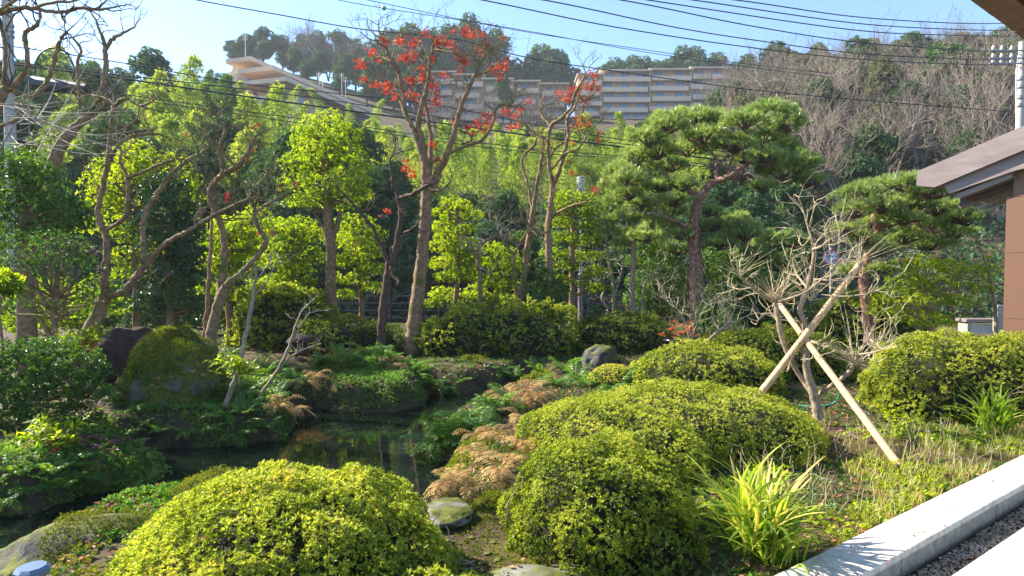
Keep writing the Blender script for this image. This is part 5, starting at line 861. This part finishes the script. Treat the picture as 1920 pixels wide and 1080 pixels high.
mb = MB(); tube(mb, crom([[PX-.22, PY_-.1, zt-.5], [PX-.3, PY_-.1, zt-1.5], [PX-.24, PY_-.1, zt-3.5], [PX-.25, PY_-.1, 4]], 6), .03, 6); mb.build('riser_cable', WHITE, t, True)
qs = W(18, 200, 24); t = thing('utility_pole', (qs[0], 24, 0), 'pale utility pole half hidden by bare branches at the upper left edge', 'utility pole')
mb = MB(); tube(mb, [[qs[0], 24, -.2], [qs[0], 24, W(18, -60, 24)[2]]], [.21, .17], 16); mb.build('shaft', POLEM, t, True)
for py in (50, 60, 70, 118): 
    z = W(18, py, 24)[2]; mb = MB(); tube(mb, [[qs[0], 24, z], [qs[0], 24, z+.1]], .215, 14); mb.build('band', GREY, t, True)
A0, A1 = W(62, 156, 24), W(165, 168, 23.5); mb = MB(); tube(mb, np.array([A0, (A0+A1)/2, A1]), [.27, .25, .2], 12); mb.build('cable_closure', CABLE, t, True)
mb = MB(); tube(mb, crom([W(66, 140, 24), W(68, 115, 24), W(80, 97, 24), W(100, 90, 24), W(125, 100, 24), W(140, 130, 24), W(135, 150, 24)], 6), .03, 6); mb.build('cable_loop', CABLE, t, True)
def wire(pts, r, label, d0=None, d1=None, grp='overhead wires', k=8):
    P = [W(px, py, d) for px, py, d in pts]; mb = MB(); tube(mb, crom(P, k), r, 5, cap=False); return tag(mb.build('overhead_wire', CABLE, None, True), label, 'wire', grp)
top = [('topmost', [(1100, -28), (1380, 0), (1600, 31), (1780, 43), (1880, 44)]), ('second from top', [(1000, -38), (1300, 0), (1600, 43), (1790, 55), (1892, 57)]), ('third from top', [(900, -48), (1215, 0), (1600, 56), (1790, 66), (1900, 68)]), ('fourth from top', [(800, -52), (1165, 0), (1400, 47), (1600, 78), (1790, 93), (1906, 98)]), ('fifth from top', [(700, -48), (1020, 0), (1250, 48), (1400, 73), (1600, 99), (1790, 110), (1906, 112)]), ('lowest', [(620, -52), (905, 0), (1150, 50), (1400, 88), (1600, 110), (1790, 120), (1906, 122)])]
for nme, pts in top:
    n_ = len(pts); wire([(a, b_, 15+11*i/(n_-1)) for i, (a, b_) in enumerate(pts)], .017, nme+' of the six thick wires running from upper left to the right-hand pole')
wire([(330, -12, 22), (370, 0, 22), (520, 27, 22.5), (680, 55, 23), (850, 73, 24), (985, 107, 25), (1130, 130, 26), (1400, 167, 27), (1600, 186, 28), (1900, 210, 29)], .020, 'long wire passing behind the top of the tallest maple and across the apartment roof')
wire([(560, -15, 40), (635, 0, 40), (718, 15, 40), (960, 53, 41), (1200, 96, 42), (1400, 125, 43), (1560, 145, 44)], .022, 'thin high wire carrying a small round marker')
wire([(620, -16, 40), (690, 0, 40), (960, 55, 41), (1200, 92, 42), (1400, 120, 43), (1560, 138, 44)], .022, 'thin high wire just above the one with the round marker')
mb = MB(); q = W(720, 15, 39.9); mb.add(IV*.16+q, IFc); tag(mb.build('wire_marker', GREY, None, True), 'small round grey marker on the thin high wire', 'marker')
low = [('uppermost', [(-40, 78), (200, 113), (450, 156), (640, 176), (820, 197), (1000, 233), (1170, 262), (1500, 300)], .022), ('second', [(-40, 108), (200, 138), (400, 160), (600, 185), (800, 216), (1000, 246), (1170, 270), (1500, 310)], .022), ('thickest', [(-40, 112), (200, 143), (400, 172), (600, 200), (800, 227), (1000, 255), (1170, 276), (1500, 320)], .036), ('fourth', [(180, 170), (420, 203), (560, 222), (650, 233), (800, 255), (1000, 279), (1170, 294), (1500, 325)], .018), ('lowest', [(180, 176), (420, 210), (560, 230), (650, 238), (800, 262), (1000, 286), (1170, 298), (1500, 330)], .018)]
for nme, pts, r_ in low:
    n_ = len(pts); wire([(a, b_, 25+4*i/(n_-1)) for i, (a, b_) in enumerate(pts)], r_, nme+' of the street cables crossing in front of the bamboo slope', grp='street cables')
# ================================================================== building at the right
BD = np.array([.58, -.815, 0]); BN = np.array([-.815, -.58, 0])
_r = ray(1720, 335); BO = _r/_r[1]*12.0; BO[2] += CAMZ
def BP(px, py, back=0.0):
    r = ray(px, py); o = BO-BN*back; cc = np.array([0, 0, CAMZ]); t_ = ((o-cc)@BN)/(r@BN); return cc+r*t_
t = thing('roofed_building', BP(1885, 620, .5)*np.array([1, 1, 0]), 'building corner with stepped lilac-brown metal eaves and a brown granite wall at the right edge', 'building')
def board(pts, back, thick, m, name):
    mb = MB(); prism(mb, [BP(a, b_, back) for a, b_ in pts], -BN*thick); o = mb.build(name, m, t); md = o.modifiers.new('b', 'BEVEL'); md.width = .004; md.segments = 2; return o
board([(1720, 321), (1990, 206), (1990, 252), (1752, 351), (1718, 348)], 0, 2.6, FASC, 'verge_board')
board([(1769, 345), (1990, 256), (1990, 300), (1906, 319), (1778, 363)], .10, 2.2, FASC, 'second_board')
board([(1793, 364), (1897, 322), (1898, 333), (1798, 372)], .18, 2.0, FASC, 'third_board')
board([(1795, 384), (1890, 350), (1886, 358), (1800, 391)], .9, .12, FASC, 'rafter_board')
board([(1800, 366), (1900, 325), (1900, 352), (1800, 386)], .45, .05, BRN, 'painted_eave_shadow')  # dark brown strip added as painted shade in the gap between eave boards
for i in range(3): board([(1830+i*14, 388+i*7), (1890, 368+i*9), (1890, 371+i*9), (1832+i*14, 391+i*7)], 1.0+i*.2, .05, FRAME, 'louver')
zb, edge = .0, [(1883, 520), (1990, 520)]
pl, pr = BP(1883, 520, .32), BP(1990, 500, .32)
for z0, z1, ti in ((-.1, 1.28, 0), (1.286, 2.44, 0), (2.446, 3.42, 0), (3.426, 4.1, .10)):
    for k_ in range(3):
        a = pl+BD*(k_*.9+ti*1.0+.003*(k_ > 0)); b2 = pl+BD*((k_+1)*.9+ti*(k_ < 0)-.003); mb = MB(); prism(mb, [[a[0], a[1], z0], [b2[0], b2[1], z0], [b2[0], b2[1], z1], [a[0], a[1], z1]], -BN*.04); o = mb.build('granite_panel', GRAN, t)
mb = MB(); a = pl-BN*.043+BD*.004; prism(mb, [[a[0], a[1], -.1], *[[(a+BD*2.7)[0], (a+BD*2.7)[1], -.1], [(a+BD*2.7)[0], (a+BD*2.7)[1], 4.0]], [a[0], a[1], 3.4]], -BN*1.2); mb.build('wall', GRAN, t)
# overhead eave of the near veranda
E0 = G(1815, 0, 3.7) if False else None
r = ray(1815, 0); E0 = r*((3.75-CAMZ)/r[2]); E0[2] += CAMZ; r = ray(1920, 77); E1 = r*((3.75-CAMZ)/r[2]); E1[2] += CAMZ
ed = nrm(E1-E0); en = np.array([ed[1], -ed[0], 0]); t = thing('veranda_roof', E0, 'underside of the overhanging veranda eave with brown square panels in the top right corner', 'roof')
for i in range(-6, 16):
    for j in range(5):
        wj = .17 if j == 0 else .42; off = .085 if j == 0 else .20+(j-1)*.43+.21
        c = E0+ed*(i*.42+.21)+en*off; mb = MB(); box(mb, c+[0, 0, .02+.002*((i+j) % 2)+(.0 if j == 0 else .012)], .412, wj-.008, .03, ed, en); mb.build('soffit_panel', SOFF, t)
mb = MB(); box(mb, E0+ed*2.1+en*.0075+[0, 0, .085], 9.4, .015, .09, ed, en); mb.build('eave_fascia', BRN, t)
mb = MB(); box(mb, E0+ed*2.1+en*1.0+[0, 0, .10], 9.4, 1.75, .1, ed, en); mb.build('roof_deck', BRN, t)
# ================================================================== far apartment blocks
def apt(units, d, py_step, floors, label, x_end, win, ang=0.0):
    """units: (px_left, px_right, py_top). Each storey is a wall, a projecting balcony and its windows."""
    u0 = units[0]; base = W(u0[0], u0[2], d); t = thing('apartment_building', (base[0], d, gz([[base[0], d]])[0]), label, 'building')
    sx = d/FX
    for ui, (a, b_, top_) in enumerate(units):
        dd = d+ui*ang; s = dd/FX; X0, X1 = (a-960)*s, (b_-960)*s; Z = W(a, top_, dd)[2]; H = py_step*s; wd = X1-X0
        mb = MB(); box(mb, ((X0+X1)/2, dd+4.9, Z-.22-.0), wd+1.0, 13.2, .44); mb.build('roof_slab', BEIGEL, t)
        for f in range(floors):
            z1 = Z-.45-f*H; mb = MB(); box(mb, ((X0+X1)/2, dd+6, z1-H/2), wd-.02, 11, H-.02); mb.build('wall', BEIGE, t)
            mb = MB(); box(mb, ((X0+X1)/2+(-.5 if f % 2 else .3), dd-.55, z1-H*.78), wd*(.97 if win > 3 else .90), 1.8, H*.44); o = mb.build('balcony', BEIGEL, t)
            nw = max(1, int(wd/(4.2 if win > 3 else 7))); 
            for k_ in range(nw):
                wx = X0+wd*(k_+.5)/nw+(R.rand()-.5)*.8; ww = 2.6 if win > 3 else wd*.42; zc = z1-H*.30
                mb = MB(); box(mb, (wx, dd+.47, zc), ww+.16, .1, H*.56); wo = mb.build('window', FRAME, t)
                for sg in (-1, 1):
                    mb = MB(); box(mb, (wx+sg*ww*.25, dd+.41, zc), ww*.45, .03, H*.48); mb.build('pane', GLASS, wo)
            mb = MB(); box(mb, (X1-.12, dd-.3, z1-H/2), .2, 1.4, H-.1); mb.build('divider', BEIGE, t)
    return t
apt([(800, 855, 136), (855, 907, 141), (907, 962, 149), (962, 1010, 153), (1010, 1062, 158)], 168, 20.5, 5, 'stepped beige apartment block with blue windows seen between the arms of the tallest maple', 0, 1, ang=.6)
apt([(1083, 1125, 140), (1125, 1215, 133), (1215, 1290, 131), (1290, 1362, 128)], 185, 18.8, 6, 'long beige apartment block with continuous balconies on the hill crest right of centre', 0, 4, ang=.8)
# oblique terraced block
U = np.array([.32, .947, 0]); Vv = np.array([-.947, .32, 0]); t = thing('apartment_building', (-40, 110, gz([[-42, 112]])[0]), 'pale terraced apartment building with big overhanging slabs on the hillside at upper left', 'building')
def slab3(corner, lu, lv, th, m, name, z=None):
    c = np.array(corner, float)
    if z is not None: c[2] = z
    mb = MB(); box(mb, c+U*lu/2+Vv*lv/2-[0, 0, th/2], lu, lv, th, U, Vv); return mb.build(name, m, t)
C1 = W(470, 105, 112); C2 = W(512, 122, 108); C3 = W(536, 143, 104)
for i, (c, lv) in enumerate(((C1, 5.5), (C2, 7.5), (C3, 9.5))):
    slab3(c, 36, lv, .75, BEIGEL, 'roof_slab')
    w0 = c+U*3.4+Vv*2.2; slab3(w0, 31, lv-3, 3.4, BEIGE, 'wall', c[2]-.75)
    b0 = c+U*.6+Vv*(3.6); slab3(b0, 3.0, 2.6, 1.25, BEIGEL, 'balcony', c[2]-2.6)
    
    for k_ in range(4):
        cc = w0-Vv*.06+U*(3+k_*7); mb = MB(); box(mb, cc+[0, 0, c[2]-.75-1.7-cc[2]], 2.4, .12, 1.6, U, Vv); o = mb.build('window', FRAME, t)
        for sg in (-1, 1): mb = MB(); box(mb, cc-Vv*.07+U*sg*.58+[0, 0, c[2]-.75-1.7-cc[2]], 1.0, .04, 1.4, U, Vv); mb.build('pane', GLASS, o)
    for k_ in range(1):
        cc = w0-U*.06+Vv*(1.5+k_*1.2); mb = MB(); box(mb, cc+[0, 0, c[2]-.75-1.5-cc[2]], 2.6, .12, 1.7, Vv, U); mb.build('window', GLASS, t)
slab3(C3+U*1.5-Vv*1.0, 40, 12, 12, BEIGE, 'lower_wall', C3[2]-4.15)
for k_ in range(5):
    cc = C3+U*(5+k_*7.5)-Vv*1.06; mb = MB(); box(mb, cc+[0, 0, -6.2], 2.2, .12, 1.7, U, Vv); mb.build('window', GLASS, t)
for px, py, h in ((460, 100, 3.6), (598, 165, 3.4), (641, 175, 4.5), (605, 168, 2.6), (648, 178, 4.0)):
    q = W(px, py, 118+(px-460)*.12); mb = MB(); tube(mb, [q-[0, 0, .6], q+[0, 0, h]], .07, 5)
    for k_ in range(4): tube(mb, [q+[-.5, 0, h-.3-.28*k_], q+[.5, 0, h-.25-.28*k_]], .03, 4)
    mb.build('antenna', WHITE, t)
# ================================================================== hillside vegetation
def rtree(name, seed, H, m, L, n, W0, cat, label, group, trunkm=BARKD, blobs=9, dens=None, topbias=.5):
    t = thing(name, (0, 0, -50), label, cat, group); o_ = np.array([0, 0, -50.]); mb = MB()
    tube(mb, [o_-[0, 0, 1], o_+[0, 0, H*.35], o_+[.1, 0, H*.7]], [.22, .17, .08], 6)
    cb = MB()
    for i in range(blobs):
        a = R.rand()*6.283; hh = .38+.55*(i/blobs); rr = W0*(.55*math.sin(min(1, (1.12-hh)*1.6)*1.57))*(.4+.7*R.rand()); c = o_+[math.cos(a)*rr, math.sin(a)*rr, H*hh]
        s = W0*(.30+.2*R.rand()); clump(cb, c, (s, s, s*.75), n, 5, L, L*.55, .5, .5, .5)
        tube(mb, [o_+[0, 0, H*hh*.7], c], [.06, .03], 4)
    clump(cb, o_+[0, 0, H*.9], (W0*.35, W0*.35, H*.12), n, 5, L, L*.55, .55, .5, .5)
    mb.build('trunk', trunkm, t); cb.build('crown', m, t); return kids(t)
def bamboo(seed, H, m, label, group, dark=False):
    t = thing('bamboo_plant', (0, 0, -50), label, 'bamboo', group); o_ = np.array([0, 0, -50.]); a = R.rand()*6.283; ln = .8+2.0*R.rand(); u = np.linspace(0, 1, 12)
    P = np.stack([math.cos(a)*ln*u**2.6, math.sin(a)*ln*u**2.6, H*(u-.07*u**5)], 1)+o_; mb = MB(); tube(mb, P, np.linspace(.055, .012, 12), 5); mb.build('culm', FERN, t)
    cb = MB(); n = 760; uu = .30+.70*R.rand(n)**.8; C0 = np.stack([np.interp(uu, u, P[:, i]) for i in range(3)], 1)
    rad = (1.25*np.sin(np.clip((1.05-uu)/.75, 0, 1)*1.6)**.8+.12)*(R.rand(n)**.5); az = R.rand(n)*6.283
    rad = rad*(.55+.9*vnoise(np.stack([az, uu*9, 0*uu], 1), 1.0, seed+40)); Q = C0+np.stack([np.cos(az)*rad, np.sin(az)*rad, -rad*.25+R.normal(size=n)*.1], 1)
    D = np.stack([np.cos(az), np.sin(az), -.35-.5*R.rand(n)], 1)
    sprigs(cb, Q, D, 5, .30, .07, (.15, .9), .5+.8*(vnoise(Q, .9, seed)-.45), droop=.35)
    cb.build('foliage', m, t); return kids(t)
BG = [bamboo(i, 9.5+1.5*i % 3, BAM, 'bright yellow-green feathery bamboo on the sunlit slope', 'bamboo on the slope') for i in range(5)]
BK = [bamboo(i+9, 10.5, BAMD, 'shade-coloured dark green feathery bamboo on the slope', 'shade-coloured bamboo on the slope') for i in range(3)]
EV = [rtree('evergreen_tree', i, 8.5+i*.8, FARD, .34, 11, 3.6, 'tree', 'dark evergreen tree in the woods on the slope', 'evergreens on the slope') for i in range(4)]
EO = [rtree('evergreen_tree', i+30, 8.5, OLIVE, .26, 17, 3.4, 'tree', 'grey-olive evergreen on the right-hand hill', 'olive evergreens on the right-hand hill') for i in range(3)]
EM = [rtree('green_tree', i, 7.5, MID, .26, 20, 3.0, 'tree', 'green leafy tree low on the slope behind the street', 'leafy trees low on the slope') for i in range(3)]
def hz(x, y): return float(gz([[x, y]])[0])
CNT = {}
def puttree(protos, px, d, sc, dz=0, label=None, group=None):
    x = (px-960)/FX*d; p = protos[R.randint(len(protos))]
    c = copy_tree(p, (x, d, hz(x, d)-.3+dz), R.rand()*6.28, sc*(.88+.24*R.rand()), label)
    if group: c['group'] = group
    if label is None:
        w1 = 'behind the left-hand maples' if px < 480 else ('behind the bright tree and tallest maple' if px < 850 else ('behind the second maple and street lamp' if px < 1150 else ('behind the large pine' if px < 1480 else 'on the hill above the right-hand pine')))
        w2 = 'lower' if d < 48 else ('middle' if d < 72 else 'upper'); c['label'] = ' '.join(p['label'].split(' on the ')[0].split(' in the ')[0].split(' low on ')[0].split()[:5])+', '+w2+' slope, '+w1
    return c
LIMX = [0, 100, 200, 300, 400, 440, 500, 560, 620, 700, 800, 900, 1000, 1060, 1100, 1150, 1200, 1240, 1260, 1330, 1400]
LIMY = [60, 72, 95, 108, 118, 150, 172, 182, 205, 222, 228, 222, 222, 224, 214, 222, 205, 190, 212, 200, 180]
def capped(protos, px, d, sc, H=10.6):
    lim = np.interp(px, LIMX, LIMY)+R.rand()**1.5*45; x = (px-960)/FX*d; s = (W(px, lim, d)[2]-hz(x, d)+.3)/H; s = min(s, sc)
    if s > .38: return puttree(protos, px, d, s)
def sep(n, pxr, dr, mind):
    out_ = []; tries = 0
    while len(out_) < n and tries < 6000:
        tries += 1; d = math.sqrt(dr[0]**2+(dr[1]**2-dr[0]**2)*R.rand()); px = pxr[0]+(pxr[1]-pxr[0])*R.rand(); x = (px-960)/FX*d
        if all((x-a)**2+(d-b_)**2 > mind**2 for a, b_, _ in out_): out_.append((x, d, px))
    return out_
# bamboo belt, nearest rows first
for x, d, px in sep(200, (380, 1330), (44, 92), 2.5):
    if 430 < px < 720 and d > 84: continue
    nz = vnoise(np.array([[x*.09, d*.09, 1.]]), 1, 3)[0]
    if 560 < px < 800 and d < 50: puttree(EV, px, d, .75); continue
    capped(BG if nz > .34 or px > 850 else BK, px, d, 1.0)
for x, d, px in sep(75, (-60, 430), (38, 76), 3.2):
    nz = vnoise(np.array([[x*.11, d*.11, 4.]]), 1, 8)[0]
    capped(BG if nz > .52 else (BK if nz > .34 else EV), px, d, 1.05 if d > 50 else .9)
for x, d, px in sep(36, (180, 620), (34, 50), 3.6): capped(EV, px, d, .8)
for x, d, px in sep(60, (480, 1500), (33, 42), 2.5): puttree(EM if R.rand() < (.6 if px > 1180 else .15) else EV, px, d, .5 if px > 700 else .65)
# ridge trees behind the buildings
for px, d, top_, in [(445, 196, 70), (470, 190, 58), (500, 196, 60), (535, 200, 66), (570, 196, 70), (600, 200, 66), (640, 196, 72), (670, 200, 74), (700, 196, 78), (735, 200, 74), (770, 196, 66), (810, 200, 66), (850, 198, 48), (880, 200, 42), (905, 200, 48), (930, 205, 66), (965, 205, 100), (460, 180, 85), (500, 182, 88), (555, 180, 90), (600, 180, 95), (650, 178, 100), (700, 178, 95), (750, 178, 90), (790, 178, 92), (580, 165, 115), (640, 160, 125), (690, 160, 120), (740, 160, 120), (780, 165, 115), (1030, 200, 88), (1012, 205, 105), (1050, 205, 104), (1160, 212, 103), (1185, 214, 116), (1225, 212, 103), (1248, 214, 98), (1275, 212, 108), (1300, 212, 100), (1340, 215, 116), (1370, 214, 118), (1150, 214, 120), (1205, 215, 118), (690, 150, 150), (720, 150, 160), (760, 150, 150), (790, 155, 150)]:
    x = (px-960)/FX*d; zt = W(px, top_, d)[2]; z0 = hz(x, d)-.5; H = zt-z0; s = max(.8, H/9.6); c = puttree(EV, px, d, 1, 0, 'dark evergreen tree on the ridge behind the apartment blocks', 'ridge evergreens'); wd = min(s*1.1, 2.2)*(.9+.2*R.rand()); c.scale = (wd, wd, s); c.location.z = z0
t = puttree(EV, 943, 160, 1, 0, 'dark conical evergreen in front of the stepped apartment block', None); t.scale = (1.0, 1.0, 1.45); t['group'] = 'conical evergreen'
for px, d, top_ in ((548, 92, 160), (505, 90, 150), (455, 90, 170), (610, 95, 190), (700, 96, 190), (660, 94, 200)):
    x = (px-960)/FX*d; z0 = hz(x, d); s = (W(px, top_, d)[2]-z0)/10.5; puttree(BG, px, d, max(.7, s))
for px, d in ((1066, 150), (1100, 150), (820, 120), (870, 120), (920, 118), (980, 120), (1030, 115), (1350, 130), (1300, 125), (1250, 120), (1200, 115), (1150, 115)): capped(EV, px, d, .7)
# right-hand hill: dark evergreens behind pale bare trees
for x, d, px in sep(100, (1330, 2020), (46, 112), 4.3): puttree(EO if R.rand() < .6 else (EV if R.rand() < .75 else EM), px, d, .95 if d > 60 else .72)
for px, top_ in [(1385, 150), (1420, 140), (1465, 128), (1510, 118), (1555, 100), (1600, 88), (1640, 76), (1685, 66), (1730, 62), (1775, 66), (1815, 74), (1860, 72), (1905, 66), (1950, 70)]:
    d = 96+6*R.rand(); x = (px-960)/FX*d; z0 = hz(x, d)-.5; s = max(.7, (W(px, top_+8*R.rand(), d)[2]-z0)/9.6); c = puttree(EO, px, d, 1, 0, 'rounded evergreen on the crest of the right-hand hill', 'crest evergreens'); c.scale = (1.6*max(1, s), 1.6*max(1, s), s); c.location.z = z0
def bareproto(seed, H, spread=.75):
    t = thing('bare_tree', (0, 0, -50), 'leafless pale-trunked tree on the right-hand hill', 'tree', 'bare trees on the right-hand hill'); tb = MB(); mb = MB(); o_ = np.array([0, 0, -50.])
    for k_ in range(2+R.randint(2)):
        a = R.rand()*6.283; lean = .15+.3*R.rand(); P = crom([o_-[0, 0, .5], o_+[math.cos(a)*lean*H*.2, math.sin(a)*lean*H*.2, H*.25], o_+[math.cos(a)*lean*H*.55, math.sin(a)*lean*H*.55, H*.55], o_+[math.cos(a)*lean*H, math.sin(a)*lean*H, H*.85]], 5)
        tube(mb, P, np.linspace(.20, .05, len(P)), 6, lump=.05)
        for j in range(4, len(P), 1):
            for _ in range(2):
                dr = rdir(1)[0]*.75+np.array([0, 0, .7]); wiggly(tb, P[j], nrm(dr), H*.34*(.6+.6*R.rand()), .042, 2, .45, .25, 4, 3, .62, 4, None, spread)
    mb.build('trunk', TWIG, t, True); tb.build('twig', TWIGF, t); return kids(t)
BT = [bareproto(i, 9.5) for i in range(4)]
for x, d, px in sep(44, (1330, 2010), (42, 96), 4.3): puttree(BT, px, d, .85 if d > 55 else .72)
for x, d, px in sep(6, (540, 740), (178, 192), 6): puttree(BT, px, d, 1.25, 2, 'grey leafless tree among the ridge evergreens', 'bare trees on the ridge')
for px in (815, 850, 900, 990, 1030, 1350, 1400): puttree(BT, px, 130+R.rand()*10, .8, 0, 'grey leafless tree below the apartment blocks', 'bare trees below the apartments')
# dark scrub and tangled twigs on the lower slope
mb = MB(); n = 26000; d = 31.5+75*R.rand(n)**1.6; px = -200+2400*R.rand(n); x = (px-960)/FX*d; P = np.stack([x, d, 0*x], 1); P[:, 2] = gz(P)+R.rand(n)**2*1.6
sprigs(mb, P, R.normal(size=P.shape)*.4+np.array([0, -.3, .8]), 4, .30, .15, (.4, 1.4), .3+.4*vnoise(P, .5, 2)); tag(mb.build('undergrowth', FARD), kind='stuff')
mb = MB()
for i in range(420):
    d = 32.5+6*R.rand(); px = 500+1100*R.rand(); x = (px-960)/FX*d; s = np.array([x, d, hz(x, d)]); wiggly(mb, s, nrm(np.array([R.normal()*.5, 0, 1.])), 1.6+1.6*R.rand(), .022, 2, .7, -.02, 2, 3, .6, 4)
tag(mb.build('brushwood', TWIG), kind='stuff')
for p in BG+BK+EV+EO+EM+BT:
    for ch in KIDS[p.name]: bpy.data.objects.remove(ch)
    bpy.data.objects.remove(p)

mb = MB(); box(mb, (0, 150, 38), 620, 330, 90); o = mb.build('haze', GROUND); o.data.materials.clear()
m = bpy.data.materials.new('haze_air'); m.use_nodes = True; n = m.node_tree; n.nodes.remove(n.nodes['Principled BSDF'])
pv = n.nodes.new('ShaderNodeVolumePrincipled'); pv.inputs['Density'].default_value = HAZE; pv.inputs['Color'].default_value = (.80, .88, 1, 1); pv.inputs['Anisotropy'].default_value = .2
n.links.new(pv.outputs[0], n.nodes['Material Output'].inputs['Volume']); o.data.materials.append(m); tag(o, kind='stuff')
